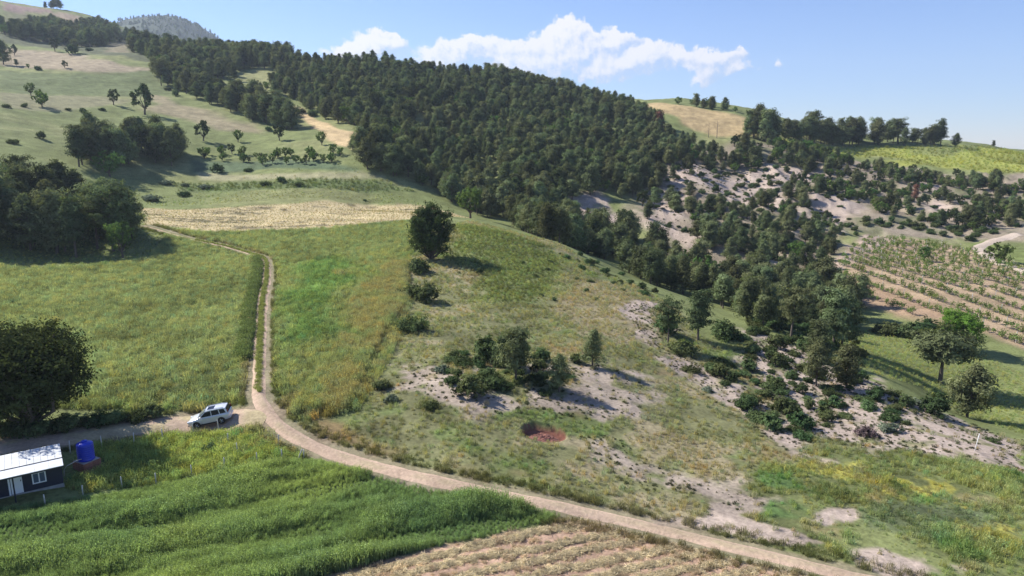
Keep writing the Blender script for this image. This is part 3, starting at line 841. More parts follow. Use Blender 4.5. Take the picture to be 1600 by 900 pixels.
def make_broadleaf(seed, h=8.0, rx=3.0, base=.28, lobes=12, leaves=9000, leaf=.2, m='oak', trunk_r=None, squat=1.0):
    g = np.random.default_rng(seed); lv = Leaves(seed + 1); tubes = []
    r0 = trunk_r or (h * .022 + .06)
    fork = np.array([g.normal() * .1, g.normal() * .1, h * base * .9])
    tubes.append(([(0, 0, -.4), (fork[0] * .4, fork[1] * .4, h * base * .45), fork], [r0 * 1.25, r0, r0 * .85]))
    cz = h * (base + 1) / 2; rz = h * (1 - base) / 2
    cs = []
    for k in range(lobes):
        t = (k + .5) / lobes; u = 1 - 2 * t
        ang = k * 2.399 + g.normal() * .25; s = math.sqrt(max(0, 1 - u * u))
        f = g.uniform(.45, .84)
        c = np.array([math.cos(ang) * s * rx * f, math.sin(ang) * s * rx * f, cz + u * rz * f * squat])
        R_ = rx * g.uniform(.28, .47)
        cs.append((c, R_))
        mid = (fork + c) / 2 + g.normal(size=3) * .12 * rx - np.array([0, 0, .08 * rx])
        tubes.append(([fork, mid, c], [r0 * .5, r0 * .32, r0 * .1]))
    tot = sum(R_ ** 2 for _, R_ in cs)
    for c, R_ in cs:
        n = int(leaves * R_ ** 2 / tot)
        # twigs inside the lobe, leaves round the twigs
        nt = max(10, n // 26)
        d = g.normal(size=(nt, 3)); d /= np.linalg.norm(d, axis=1, keepdims=True)
        d[:, 2] = np.maximum(d[:, 2], -.75)
        tw = c + d * (R_ * g.uniform(.45, 1.08, (nt, 1))) * np.array([1, 1, .88])
        tone = g.uniform(.8, 1.2)
        p = np.repeat(tw, 26, 0); p = p + g.normal(size=p.shape) * R_ * .13
        ow = d * .8 + (c - np.array([0, 0, cz])) / rx * .7 + np.array([0, 0, .2])
        lv.quads(p, leaf, np.repeat(tone * g.uniform(.75, 1.25, nt), 26), np.repeat(ow, 26, 0))
    return trunk_arrays(tubes), crown_mesh('crown', lv, M[m])

def make_shrub(seed, r=1.0, h=1.1, m='shrub', leaves=1500, leaf=.11, lobes=6):
    g = np.random.default_rng(seed); lv = Leaves(seed + 1)
    for k in range(lobes):
        ang = k * 2.399 + g.normal() * .3; f = g.uniform(.15, .62) if k else 0
        c = np.array([math.cos(ang) * r * f, math.sin(ang) * r * f, h * g.uniform(.28, .62)]); R_ = r * g.uniform(.38, .56)
        n = leaves // lobes; nt = max(6, n // 16)
        d = g.normal(size=(nt, 3)); d /= np.linalg.norm(d, axis=1, keepdims=True)
        tw = c + d * R_ * g.uniform(.5, 1.06, (nt, 1)) * np.array([1, 1, h / r * .8])
        tw[:, 2] = np.maximum(tw[:, 2], .02)
        p = np.repeat(tw, 16, 0); p = p + g.normal(size=p.shape) * R_ * .15
        p[:, 2] = np.maximum(p[:, 2], -.03)
        ow = d * .8 + (c - np.array([0, 0, h * .3])) / r * .6 + np.array([0, 0, .25])
        lv.quads(p, leaf, np.repeat(g.uniform(.72, 1.28) * g.uniform(.8, 1.2, nt), 16), np.repeat(ow, 16, 0))
    return crown_mesh('shrub', lv, M[m])

def tuft_mesh(name, seed, n=26, h=.55, rad=.28, width=.045, bend=.35, droop=.0):
    g = np.random.default_rng(seed)
    ang = g.uniform(0, 2 * math.pi, n); rr = rad * np.sqrt(g.uniform(0, 1, n))
    base = np.stack([rr * np.cos(ang), rr * np.sin(ang), np.full(n, -.04)], 1)
    H = h * g.uniform(.5, 1.15, n)
    ba = g.uniform(0, 2 * math.pi, n); B = bend * H * g.uniform(.2, 1.2, n)
    top = base + np.stack([B * np.cos(ba), B * np.sin(ba), H], 1)
    midp = base + np.stack([B * .35 * np.cos(ba), B * .35 * np.sin(ba), H * (.6 + droop)], 1)
    sa = g.uniform(0, 2 * math.pi, n); side = np.stack([np.cos(sa), np.sin(sa), 0 * sa], 1) * (width * g.uniform(.6, 1.3, n))[:, None]
    V = np.stack([base - side * .5, base + side * .5, midp + side * .6, midp - side * .6, top], 1).reshape(-1, 3)
    k = np.arange(n)[:, None] * 5
    F = np.concatenate([k + [[0, 1, 2]], k + [[0, 2, 3]], k + [[3, 2, 4]]])
    t = np.repeat(g.uniform(.72, 1.28, n), 5)
    return mesh_np(name, V, F, [M['grass']], {'tone': ('POINT', 'FLOAT_COLOR', np.stack([t, t, t], 1))})

def mixed_tuft(name, seed, n=28, h=.6, rad=.32, width=.03, bend=.35, nl=56, leaf=.034):
    """blades with small leaves and seed heads among their tips"""
    g = np.random.default_rng(seed); a = tuft_mesh(name, seed, n, h, rad, width, bend)
    V = np.zeros(len(a.vertices) * 3, np.float32); a.vertices.foreach_get('co', V); V = V.reshape(-1, 3)
    F = np.zeros(len(a.polygons) * 3, np.int32); a.polygons.foreach_get('vertices', F); F = F.reshape(-1, 3)
    T = np.zeros(len(V) * 4, np.float32); a.attributes['tone'].data.foreach_get('color', T); T = T.reshape(-1, 4)[:, :3]
    lv = Leaves(seed + 3); d = g.normal(size=(nl, 3)) * np.array([rad * .6, rad * .6, h * .16]); d[:, 2] += h * .72
    lv.quads(d, leaf, g.uniform(.8, 1.25, nl)); W, U, S = lv.arrays()
    bpy.data.meshes.remove(a)
    return mesh_np(name, np.concatenate([V, W]), np.concatenate([F, U + len(V)]), [M['grass']], {'tone': ('POINT', 'FLOAT_COLOR', np.concatenate([T, S]))})

def leafy_tuft(name, seed, r=.35, h=.4, n=60, leaf=.09):
    lv = Leaves(seed); g = lv.g
    d = g.normal(size=(n, 3)); d[:, 2] = np.abs(d[:, 2]); d /= np.linalg.norm(d, axis=1, keepdims=True)
    p = d * g.uniform(.35, 1, (n, 1)) * np.array([r, r, h])
    lv.quads(p, leaf, np.repeat(g.uniform(.75, 1.25, n // 6 + 1), 6)[:n], d + np.array([0, 0, .3]))
    return crown_mesh(name, lv, M['grass'])

def straw_mesh(name, seed, n=60, rad=.35, h=.16):
    g = np.random.default_rng(seed)
    p = np.stack([g.normal(size=n) * rad * .55, g.normal(size=n) * rad * .45, np.abs(g.normal(size=n)) * h * .6], 1)
    a = np.stack([g.normal(size=n), g.normal(size=n), g.normal(size=n) * .25], 1); a /= np.linalg.norm(a, axis=1, keepdims=True)
    b = np.cross(a, [0, 0, 1.0]); b /= np.linalg.norm(b, axis=1, keepdims=True) + 1e-9
    L = g.uniform(.08, .22, (n, 1)); W = g.uniform(.012, .026, (n, 1))
    V = np.stack([p - a * L - b * W, p - a * L + b * W, p + a * L + b * W, p + a * L - b * W], 1).reshape(-1, 3)
    k = np.arange(n)[:, None] * 4
    t = np.repeat(g.uniform(.7, 1.3, n), 4)
    return mesh_np(name, V, np.concatenate([k + [[0, 1, 2]], k + [[0, 2, 3]]]), [M['grass']], {'tone': ('POINT', 'FLOAT_COLOR', np.stack([t, t, t], 1))})

# ------------------------------------------------------------------ scattering what nobody could count
def proto_collection(name, meshes):
    c = bpy.data.collections.new(name)
    for i, me in enumerate(meshes):
        c.objects.link(bpy.data.objects.new('%s_%02d' % (name, i), me))
    return c

def scatter_group(coll):
    ng = bpy.data.node_groups.new('scatter_' + coll.name, 'GeometryNodeTree')
    ng.interface.new_socket('Geometry', in_out='INPUT', socket_type='NodeSocketGeometry')
    ng.interface.new_socket('Geometry', in_out='OUTPUT', socket_type='NodeSocketGeometry')
    gi = ng.nodes.new('NodeGroupInput'); go = ng.nodes.new('NodeGroupOutput')
    ci = ng.nodes.new('GeometryNodeCollectionInfo'); ci.inputs['Collection'].default_value = coll
    ci.inputs['Separate Children'].default_value = True; ci.inputs['Reset Children'].default_value = True
    ip = ng.nodes.new('GeometryNodeInstanceOnPoints')
    def named(nm, typ):
        n = ng.nodes.new('GeometryNodeInputNamedAttribute'); n.data_type = typ; n.inputs['Name'].default_value = nm
        return n.outputs['Attribute']
    ng.links.new(gi.outputs[0], ip.inputs['Points']); ng.links.new(ci.outputs[0], ip.inputs['Instance'])
    ip.inputs['Pick Instance'].default_value = True
    ng.links.new(named('idx', 'INT'), ip.inputs['Instance Index'])
    ng.links.new(named('rot', 'FLOAT_VECTOR'), ip.inputs['Rotation'])
    ng.links.new(named('scl', 'FLOAT_VECTOR'), ip.inputs['Scale'])
    ng.links.new(ip.outputs[0], go.inputs[0])
    return ng

_groups = {}
def scatter(name, label, cat, coll, n_proto, P, scl, tint, seed=0, tilt=0.12, idx=None):
    g = np.random.default_rng(seed); n = len(P)
    rot = np.stack([g.normal(size=n) * tilt, g.normal(size=n) * tilt, g.uniform(0, 2 * math.pi, n)], 1)
    scl = np.asarray(scl, float)
    if scl.ndim == 1: scl = np.stack([scl, scl, scl], 1)
    me = bpy.data.meshes.new(name)
    me.vertices.add(n); me.vertices.foreach_set('co', np.asarray(P, np.float32).ravel())
    for an, typ, arr, key in (('rot', 'FLOAT_VECTOR', rot, 'vector'), ('scl', 'FLOAT_VECTOR', scl, 'vector'),
                              ('tint', 'FLOAT_COLOR', np.concatenate([tint, np.ones((n, 1))], 1), 'color')):
        a = me.attributes.new(an, typ, 'POINT'); a.data.foreach_set(key, np.asarray(arr, np.float32).ravel())
    a = me.attributes.new('idx', 'INT', 'POINT'); a.data.foreach_set('value', (g.integers(0, n_proto, n) if idx is None else idx).astype(np.int32))
    me.update()
    o = link(bpy.data.objects.new(name, me))
    md = o.modifiers.new('scatter', 'NODES')
    if coll.name not in _groups: _groups[coll.name] = scatter_group(coll)
    md.node_group = _groups[coll.name]
    return tag(o, label, cat, kind='stuff')

def jitter(P, step, seed, keep=None):
    lo, hi = P.min(0), P.max(0); g = np.random.default_rng(seed)
    gx, gy = np.meshgrid(np.arange(lo[0], hi[0], step), np.arange(lo[1], hi[1], step))
    x = gx.ravel() + g.uniform(-.5, .5, gx.size) * step; y = gy.ravel() + g.uniform(-.5, .5, gx.size) * step
    th = np.abs(np.arctan2(x, y))
    k = (inside_dist(P, x, y) > 0) & (th < R(41)); x, y = x[k], y[k]
    if keep is not None:
        k = keep(x, y) > g.uniform(0, 1, len(x)); x, y = x[k], y[k]
    return x, y

GRASS = proto_collection('grass_tuft', [mixed_tuft('grass_tuft', 11), mixed_tuft('grass_tuft', 12, h=.65, bend=.5), mixed_tuft('grass_tuft', 13, n=28, h=.42, rad=.36, bend=.8), leafy_tuft('grass_tuft', 14, .34, .42, 110, .05)])
CROP = proto_collection('crop_plant', [mixed_tuft('crop_plant', 21, 34, .85, .30, .032, .2, 80, .036), mixed_tuft('crop_plant', 22, 34, .95, .30, .032, .25, 80, .038), mixed_tuft('crop_plant', 23, 34, .8, .34, .032, .35, 80, .036)])
CUSHION = proto_collection('cushion_plant', [leafy_tuft('cushion_plant', 31, .42, .34, 90, .085), leafy_tuft('cushion_plant', 32, .5, .3, 100, .08), leafy_tuft('cushion_plant', 33, .34, .42, 80, .085)])
STRAW = proto_collection('straw_clump', [straw_mesh('straw_clump', 41), straw_mesh('straw_clump', 42), straw_mesh('straw_clump', 43, 80, .45, .2)])

CLEAR = [(*at(137, 731), 1.5), (*(at(120, 738)), 1.3), (*(at(110, 745)), .8)]
def track_clear(x, y, w=1.35):
    d = line_dist(TRACK[::6], x, y)
    k = smooth(w - .3, w + .4, d) * smooth(1.8, 2.4, line_dist(FARM[::6], x, y))
    q = ((x - PIT[0]) / 2.2) ** 2 + ((y - PIT[1]) / 2.0) ** 2
    for (cx, cy, cr) in CLEAR: k = k * ((x - cx) ** 2 + (y - cy) ** 2 > cr * cr)
    return k * (q > 1.0)

def grass_field(name, label, zn, step, seed, size=1.0, svar=.5, keep=None, coll=None, n=4, gain=2.35, idx=None, hfield=None, hue=None):
    x, y = jitter(Z_[zn], step, seed, lambda a, b: track_clear(a, b) * (1 if keep is None else keep(a, b)))
    g = np.random.default_rng(seed + 5)
    s = size * (1 + svar * g.uniform(-1, 1, len(x)))
    if hfield is not None: s = s * hfield(x, y)
    c = cover(x, y) * gain * (1 + .22 * g.normal(size=(len(x), 1))).clip(.5, 1.6)
    pale = smooth(.30, .50, c.mean(1))[:, None]; c = c * (1 - pale) + np.array([0.30, 0.28, 0.15]) * pale
    c = c * (1 + np.array([.10, .0, -.10]) * g.normal(size=(len(x), 1)))
    if hue is not None: c = hue(x, y, c, g)
    return scatter(name, label, 'grass', coll or GRASS, n, np.stack([x, y, height(x, y)], 1), s, np.clip(c, .01, .7), seed, idx=None if idx is None else idx(len(x), g))

CROP_D = at(500, 716) - at(130, 772); CROP_D = CROP_D / np.linalg.norm(CROP_D)
def crop_h(x, y):
    u = x * CROP_D[0] + y * CROP_D[1]; v = -x * CROP_D[1] + y * CROP_D[0]
    w = fbm(u * .28, v, 2.6, 3, 111)                                # wind-laid waves across the stand
    return np.clip(.9 + .9 * w, .32, 1.5)
def crop_hue(x, y, c, g):
    w = fbm(x, y, 7, 3, 112)[:, None] + smooth(-8, 4, x)[:, None] * .5
    c = c * 0 + np.array([0.245, 0.325, 0.140]) * (1 + .22 * g.normal(size=(len(x), 1))).clip(.5, 1.6)
    return c * (1 + .3 * w * np.array([1, .6, .2]))
grass_field('cereal_crop', 'tall dense green cereal crop in the field below the hut', 'crop', .22, 201, .85, .25, coll=CROP, n=3, hfield=crop_h, hue=crop_hue)
grass_field('meadow_grass', 'tall green meadow grass between the track and the great oak', 'meadow_left', .46, 202, 1.15, .5)
grass_field('meadow_grass', 'green meadow grass between the winding track and the lone tree', 'meadow_mid', .48, 203, 1.1, .5)
grass_field('dry_grass', 'golden dry grass standing on the crest beside the meadow', 'gold_grass', .36, 204, 1.2, .3, coll=CROP, n=3, gain=2.3)
grass_field('yard_grass', 'bright green weeds and grass inside the fenced yard', 'yard', .34, 205, .95, .5)
bare_keep = lambda x, y: .10 + .90 * (1 - bareness(x, y)) * smooth(-.9, .2, fbm(x, y, 3, 3, 121))
grass_field('slope_grass', 'thin dry tussocks covering the sloping spur', 'spur', .55, 206, .62, .5, keep=bare_keep, gain=1.95)
grass_field('weed_growth', 'rank weeds with yellow flowers beside the lower track', 'weeds', .36, 207, .78, .6, keep=lambda x, y: .1 + .9 * (1 - bareness(x, y)) * smooth(-.6, .1, fbm(x, y, 2.6, 3, 161)), hfield=lambda x, y: .8 + .5 * fbm(x, y, 4, 3, 162))
grass_field('valley_grass', 'short mown green grass in the valley under the pines', 'valley_meadow', .75, 208, .6, .4)
CUSH_HUE = lambda x, y, c, g: np.array([0.085, 0.095, 0.048]) * (1 + .3 * g.normal(size=(len(x), 1))).clip(.4, 1.8)
for zn, st, sd, sz in (('bare_bank', .55, 211, .45), ('bare_mid', .7, 212, .45), ('bare_strip', .6, 213, .45), ('bare_streak', .55, 214, .4)):
    grass_field('cushion_plants', {'bare_bank': 'low dark cushion plants dotted over the bare grey bank', 'bare_mid': 'low dark cushion plants on the bare patch above the red pit',
        'bare_strip': 'low cushion plants along the eroded strip below the two pines', 'bare_streak': 'low tufts on the pale streak below the red pit'}[zn], zn, st, sd, sz, .6,
        keep=lambda x, y: .25 + .5 * smooth(-.2, .5, fbm(x, y, 4, 3, 131)), coll=CUSHION, n=3, hue=CUSH_HUE)
for zn, st, sd, lb in (('far_bare', 2.2, 216, 'dark cushion plants on the eroded slope across the gully'), ('far_bare2', 1.9, 217, 'dark cushion plants on the small bare patch under the ridge')):
    grass_field('cushion_plants', lb, zn, st, sd, 1.2, .6, coll=CUSHION, n=3, hue=CUSH_HUE, keep=lambda x, y: .55 + 0 * x)
# verge along the track and the farm road
def verge(name, label, L, off, width, step, seed, size):
    g = np.random.default_rng(seed); d = np.gradient(L, axis=0); d /= np.linalg.norm(d, axis=1, keepdims=True)
    nrm = np.stack([d[:, 1], -d[:, 0]], 1); k = g.integers(0, len(L), int(len(L) * .35 / step))
    side = np.where(g.uniform(size=len(k)) < .5, -1, 1)
    o = off + np.abs(g.normal(size=len(k))) * width
    p = L[k] + nrm[k] * (o * side)[:, None]
    ok = (line_dist(TRACK[::5], p[:, 0], p[:, 1]) > 1.25) & (line_dist(FARM[::5], p[:, 0], p[:, 1]) > 1.6) & (in_zone('crop', p[:, 0], p[:, 1]) < .5) & (np.abs(np.arctan2(p[:, 0], p[:, 1])) < R(41)); p = p[ok]
    c = cover(p[:, 0], p[:, 1]) * (1 + .25 * g.normal(size=(len(p), 1))).clip(.5, 1.6)
    c = c * .5 + .5 * np.array([0.14, 0.15, 0.062])
    scatter(name, label, 'grass', GRASS, 4, np.stack([p[:, 0], p[:, 1], height(p[:, 0], p[:, 1])], 1), size * g.uniform(.4, 1.2, len(p)), c, seed)
verge('verge_grass', 'ragged grass verge along the winding dirt track', TRACK, 1.35, .7, .05, 221, .8)
verge('verge_grass', 'ragged dry grass edging the farm road by the car', FARM, 2.0, .6, .06, 222, .8)
g_ = np.random.default_rng(9); k_ = g_.integers(int(nT * .12), int(nT * .66), 1700)
d_ = np.gradient(TRACK, axis=0); d_ /= np.linalg.norm(d_, axis=1, keepdims=True)
p_ = TRACK[k_] + np.stack([d_[k_, 1], -d_[k_, 0]], 1) * (g_.normal(size=(len(k_), 1)) * .17)
scatter('track_grass', 'short grass on the middle strip of the dirt track', 'grass', GRASS, 4, np.stack([p_[:, 0], p_[:, 1], height(p_[:, 0], p_[:, 1]) + .12], 1), g_.uniform(.35, .7, len(p_)), np.array([.26, .28, .11]) * g_.uniform(.7, 1.3, (len(p_), 1)), 223)
k_ = g_.integers(int(nT * .28), int(nT * .60), 1500)
p_ = TRACK[k_] + np.stack([d_[k_, 1], -d_[k_, 0]], 1) * (1.75 + .3 * g_.normal(size=(len(k_), 1)))
scatter('hedge_weeds', 'tall dark weeds edging the left rut of the dirt track', 'weeds', GRASS, 4, np.stack([p_[:, 0], p_[:, 1], height(p_[:, 0], p_[:, 1])], 1), g_.uniform(.9, 2.0, len(p_)), np.array([.15, .19, .08]) * g_.uniform(.6, 1.3, (len(p_), 1)), 224)
# far meadows and terraces
grass_field('pasture_grass', 'pale grass of the rising pasture and terraces on the left', 'pasture', .9, 239, .6, .5, gain=1.6, keep=lambda x, y: (1 - in_zone('field_gold', x, y, .5)) * smooth(270, 200, np.hypot(x, y)))
for zn, st, sd, sz, lb in (('field_gold', .9, 231, .42, 'cut golden straw lying over the stubble field behind the track'), ('terrace_c', 1.4, 232, 1.3, 'low green rows on the lowest terrace'),
                           ('yellow_field', 2.6, 233, 1.6, 'yellow flowering field along the far ridge'), ('spur_green', .7, 234, .7, 'green grass on the crest beyond the lone tree')):
    grass_field('field_growth', lb, zn, st, sd, sz, .5, gain=1.1)

# windrows of cut straw in the stubble field in front
ws = []
P = Z_['stubble']
A0 = at(520, 905); A1 = at(885, 816); dirv = (A1 - A0) / np.linalg.norm(A1 - A0); nv = np.array([dirv[1], -dirv[0]])
g_ = np.random.default_rng(77)
for k in range(16):
    off = .5 + k * 1.5
    s = np.arange(-12, 40, .14)
    wig = .25 * fbm(s, s * 0 + k * 7, 5, 2, 88) + .012 * np.maximum(0, s - 10) ** 2 * .25
    p = A0 + dirv * s[:, None] + nv * (off + wig)[:, None]
    for rep in range(2):
        q = p + g_.normal(size=p.shape) * .16
        ws.append(q)
ws = np.concatenate(ws)
ws = ws[inside_dist(P, ws[:, 0], ws[:, 1]) > .25]
ws = ws[fbm(ws[:, 0], ws[:, 1], 3, 3, 89) > -.75]
cs = np.array([0.56, 0.47, 0.32]) * (1 + .2 * g_.normal(size=(len(ws), 1))).clip(.5, 1.5)
scatter('straw_windrows', 'windrows of pale cut straw on the reddish stubble field', 'straw', STRAW, 3, np.stack([ws[:, 0], ws[:, 1], height(ws[:, 0], ws[:, 1]) + .02], 1), g_.uniform(.5, .9, (len(ws), 1)) * np.array([1, 1, .6]), cs, 241)
grass_field('stubble_straw', 'thin loose straw between the windrows', 'stubble', .42, 242, .6, .5, coll=STRAW, n=3, hue=lambda x, y, c, g: np.array([0.50, 0.38, 0.26]) * (1 + .2 * g.normal(size=(len(x), 1))).clip(.5, 1.5), keep=lambda x, y: .3 + .3 * fbm(x, y, 4, 3, 90))

# ------------------------------------------------------------------ trees: shapes
def proto(pair):
    tr, crown = pair
    return tr.mesh('trunk', M['bark'], True), crown
PINES = [proto(make_pine(301, 9, 3.2, .12, 'round', dens=1.15)), proto(make_pine(302, 10, 3.0, .14, 'cone', dens=1.1)), proto(make_pine(303, 8.5, 3.4, .12, 'ragged', dens=1.1)),
         proto(make_pine(304, 9.5, 3.0, .2, 'round')), proto(make_pine(305, 9, 3.3, .1, 'round', dens=1.1)), proto(make_pine(306, 9, 3.6, .26, 'ragged'))]
PINE_H = [9, 10, 8.5, 9.5, 9, 9]
TALL = [proto(make_pine(311, 12, 3.5, .42, 'umbrella', .5, .8)), proto(make_pine(312, 13, 4.0, .26, 'ragged', .55, 1.25)), proto(make_pine(313, 12, 4.0, .14, 'round', .6, 1.3))]
TALL_H = [12, 13, 12]
LEAFY = [proto(make_broadleaf(321, 6, 2.6, .18, 11, 3600, .17, 'bright')), proto(make_broadleaf(322, 6, 2.3, .2, 9, 3200, .17, 'oak')), proto(make_broadleaf(323, 5, 2.4, .15, 10, 3200, .16, 'bright'))]
LEAFY_H = [6, 6, 5]
SHRUBS = [make_shrub(331, 1.2, 1.2, leaves=2600, leaf=.09), make_shrub(332, 1.3, 1.0, leaves=2600, leaf=.09, lobes=8), make_shrub(333, 1.0, 1.5, leaves=2400, leaf=.09), make_shrub(334, 1.5, 1.1, leaves=3000, leaf=.10, lobes=9)]
SHRUB_R = [1.2, 1.3, 1.0, 1.5]
GREY_SHRUB = make_shrub(341, 1.0, .9, 'grey_leaf', 1300, .10, 5)
RUST_PINE = proto(make_pine(351, 8, 2.4, .2, 'ragged', dens=.8, m='rust_leaf'))
TREE_H = {}

def tree(name, pr, x, y, rz, scl, label, group=None, sink=0.1, cat='tree'):
    z = float(height(np.array([x]), np.array([y]))[0]) - sink
    o = empty(name, (x, y, z), rz, scl)
    tag(o, label, cat, group)
    for nm, me in zip(('trunk', 'crown'), pr):
        link(bpy.data.objects.new(nm, me), o)
    return o

def shrub(me, x, y, rz, scl, label, group=None, name='shrub', cat='shrub'):
    z = float(height(np.array([x]), np.array([y]))[0]) - .05
    o = bpy.data.objects.new(name, me); link(o)
    o.location = (x, y, z); o.rotation_euler = (0, 0, rz); o.scale = scl if isinstance(scl, tuple) else (scl,) * 3
    return tag(o, label, cat, group)

def depth_of(p):
    z = float(height(np.array([p[0]]), np.array([p[1]]))[0]) - CZ
    return p[1] * math.cos(PITCH) - z * math.sin(PITCH)

def size_m(p, pixels):          # how tall a thing is that spans so many pixels at a place
    return pixels * depth_of(p) / FPX

rg = np.random.default_rng(2024)
# ---- trees that stand out singly
big = proto(make_broadleaf(361, 12, 4.4, .02, 24, 22000, .18, 'oak', .38))
p = at(674, 404); tree('oak_tree', big, p[0], p[1], 1.0, 1.02, 'tall lone dark oak at the edge of the meadow, casting a long shadow')
great = proto(make_broadleaf(362, 10.5, 6.0, .04, 26, 40000, .15, 'oak', .42))
p = at(52, 668); tree('oak_tree', great, p[0], p[1], 2.2, 1.03, 'huge dark spreading oak by the farm road behind the hut')
umb = proto(make_pine(363, 7.5, 4.2, .44, 'umbrella', .4, 1.3, lean=.9, thick=1.9))
p = at(1470, 597); tree('umbrella_pine', umb, p[0], p[1], .4, size_m(p, 76) / 7.5, 'flat-topped umbrella pine with a bare leaning trunk in the valley meadow')
rp = proto(make_pine(364, 7, 2.9, .16, 'round', .7, 1.2))
p = at(1512, 652); tree('pine_tree', rp, p[0], p[1], .9, size_m(p, 84) / 7, 'round dark pine just in front of the flat-topped umbrella pine')
bt = proto(make_broadleaf(365, 6.5, 3.3, .1, 16, 12000, .13, 'vivid'))
p = at(1497, 548); tree('leafy_tree', bt, p[0], p[1], .2, size_m(p, 70) / 6.5, 'bright green round tree at the lower edge of the vineyard')
SINGLES = [  # pixel of the foot, height in pixels, shape, label
 (1236,533,86,'T0','slender pine with bare trunk standing left of the pair above the grey bank'),
 (1302,545,92,'T1','spreading pine, left of the leaning pair above the valley meadow'),
 (1316,541,84,'T2','spreading pine, right of the leaning pair above the valley meadow'),
 (1278,560,62,'P2','mid-height dark pine in the thicket below the spreading pair'),
 (1274,604,72,'P3','small open pine on the grey bank below the spreading pair'),
 (1322,606,66,'P0','dense small pine on the crest of the grey bank'),
 (1345,478,50,'T1','small lone pine at the bare lower corner of the vineyard'),
 (1043,540,72,'T0','wide-topped pine, left of the two on the end of the spur'),
 (1090,532,76,'T1','dark open pine, right of the two on the end of the spur'),
 (806,596,84,'P5','dark ragged pine, tallest in the thicket on the spur'),
 (785,572,52,'P2','dark pine behind the tallest one in the thicket on the spur'),
 (873,612,62,'P3','small thin pine right of the thicket on the spur'),
 (926,572,58,'P1','lone cone-shaped conifer on the open grass of the spur'),
 (252,132,38,'T0','lone pine with visible trunk at the upper edge of the pasture'),
 (318,222,34,'L1','round broadleaf tree alone on the pasture above the orchard'),
 (372,222,20,'L0','small green tree right of the round one above the orchard'),
 (437,222,26,'L1','dark small tree on the pasture near the golden strip'),
 (503,226,22,'L0','bright bush-like tree at the foot of the golden strip'),
 (66,165,28,'L2','bright round tree with long shadow on the left pasture'),
 (48,146,20,'L0','pale small tree above the bright round one on the left pasture'),
 (178,165,26,'L1','round dark tree left of the tall one above the pine clump'),
 (226,178,50,'L1','tall broadleaf tree standing above the pine clump on the left'),
 (172,276,42,'L2','light green leafy tree in front of the pine clump on the left'),
 (192,400,58,'L0','light green leafy tree at the front right of the left pine grove'),
 (735,340,50,'L0','round green leafy tree at the foot of the forest by the stubble'),
 (1100,448,52,'L2','fresh green leafy tree among the dark trees of the gully'),
 (1443,408,24,'L0','small leafy tree at the upper edge of the vineyard'),
 (1560,410,36,'L2','bright leafy tree by the hairpin of the pale track'),
 (1493,228,20,'P0','small pine at the end of the ridge grove'),
 (1552,230,9,'P2','tiny lone bush-like pine far right on the ridge'),
 (6,100,36,'T2','dark pine at the left picture edge on the pasture'),
 (1178,212,44,'L1','broad leafy tree at the left end of the ridge grove'),
 (22,84,18,'L1','dark small tree on the bank beside the left-edge pine'),
 (86,80,22,'L1','small dark tree on the upper left hedge line'),
 (118,82,20,'P2','small dark pine on the upper left hedge line'),
]
kinds = {'T': (TALL, TALL_H), 'P': (PINES, PINE_H), 'L': (LEAFY, LEAFY_H)}
for (px, py, hp, k, lb) in SINGLES:
    prs, hs = kinds[k[0]]; i = int(k[1]); p = at(px, py)
    s = size_m(p, hp) / hs[i]
    nm = {'T': 'pine_tree', 'P': 'pine_tree', 'L': 'leafy_tree'}[k[0]]
    tree(nm, prs[i], p[0], p[1], rg.uniform(0, 6.28), (s * rg.uniform(.95, 1.1), s * rg.uniform(.95, 1.1), s), lb)
for (px, py, hp, lb) in ((1030, 208, 34, 'reddish withered pine among green ones near the forest top'), (1428, 322, 26, 'greyish brown withered tree on the scrub slope below the ridge'),
                         (1352, 678, 0, None), (1192, 425, 22, 'rust-tinged withered pine in the gully below the eroded slope')):
    if lb:
        p = at(px, py); s = size_m(p, hp) / 8
        tree('withered_pine', RUST_PINE, p[0], p[1], rg.uniform(0, 6), s, lb)
# two bare dead trunks on the golden slope
dm = MB(); dm.tube([(0,0,-.3),(.05,0,3),(.1,.05,7)], [.14,.1,.03], 6)
for k in range(9):
    a = k * 2.4; z = 2.4 + k * .5
    dm.tube([(.07,0,z),(math.cos(a)*.9,math.sin(a)*.9,z+.35),(math.cos(a)*1.5,math.sin(a)*1.5,z+.9)], [.04,.03,.01], 4)
M['deadwood'] = simple_mat('dead_wood', (0.16, 0.13, 0.115), .95, noise=.3)
dme = dm.mesh('dead_tree', M['deadwood'])
for px, py, hp, lb in ((1107, 214, 24, 'bare dead tree, left of two on the golden slope'), (1120, 216, 28, 'bare dead tree, right of two on the golden slope')):
    p = at(px, py); shrub(dme, p[0], p[1], px, size_m(p, hp) / 7, lb, None, 'dead_tree', 'tree')

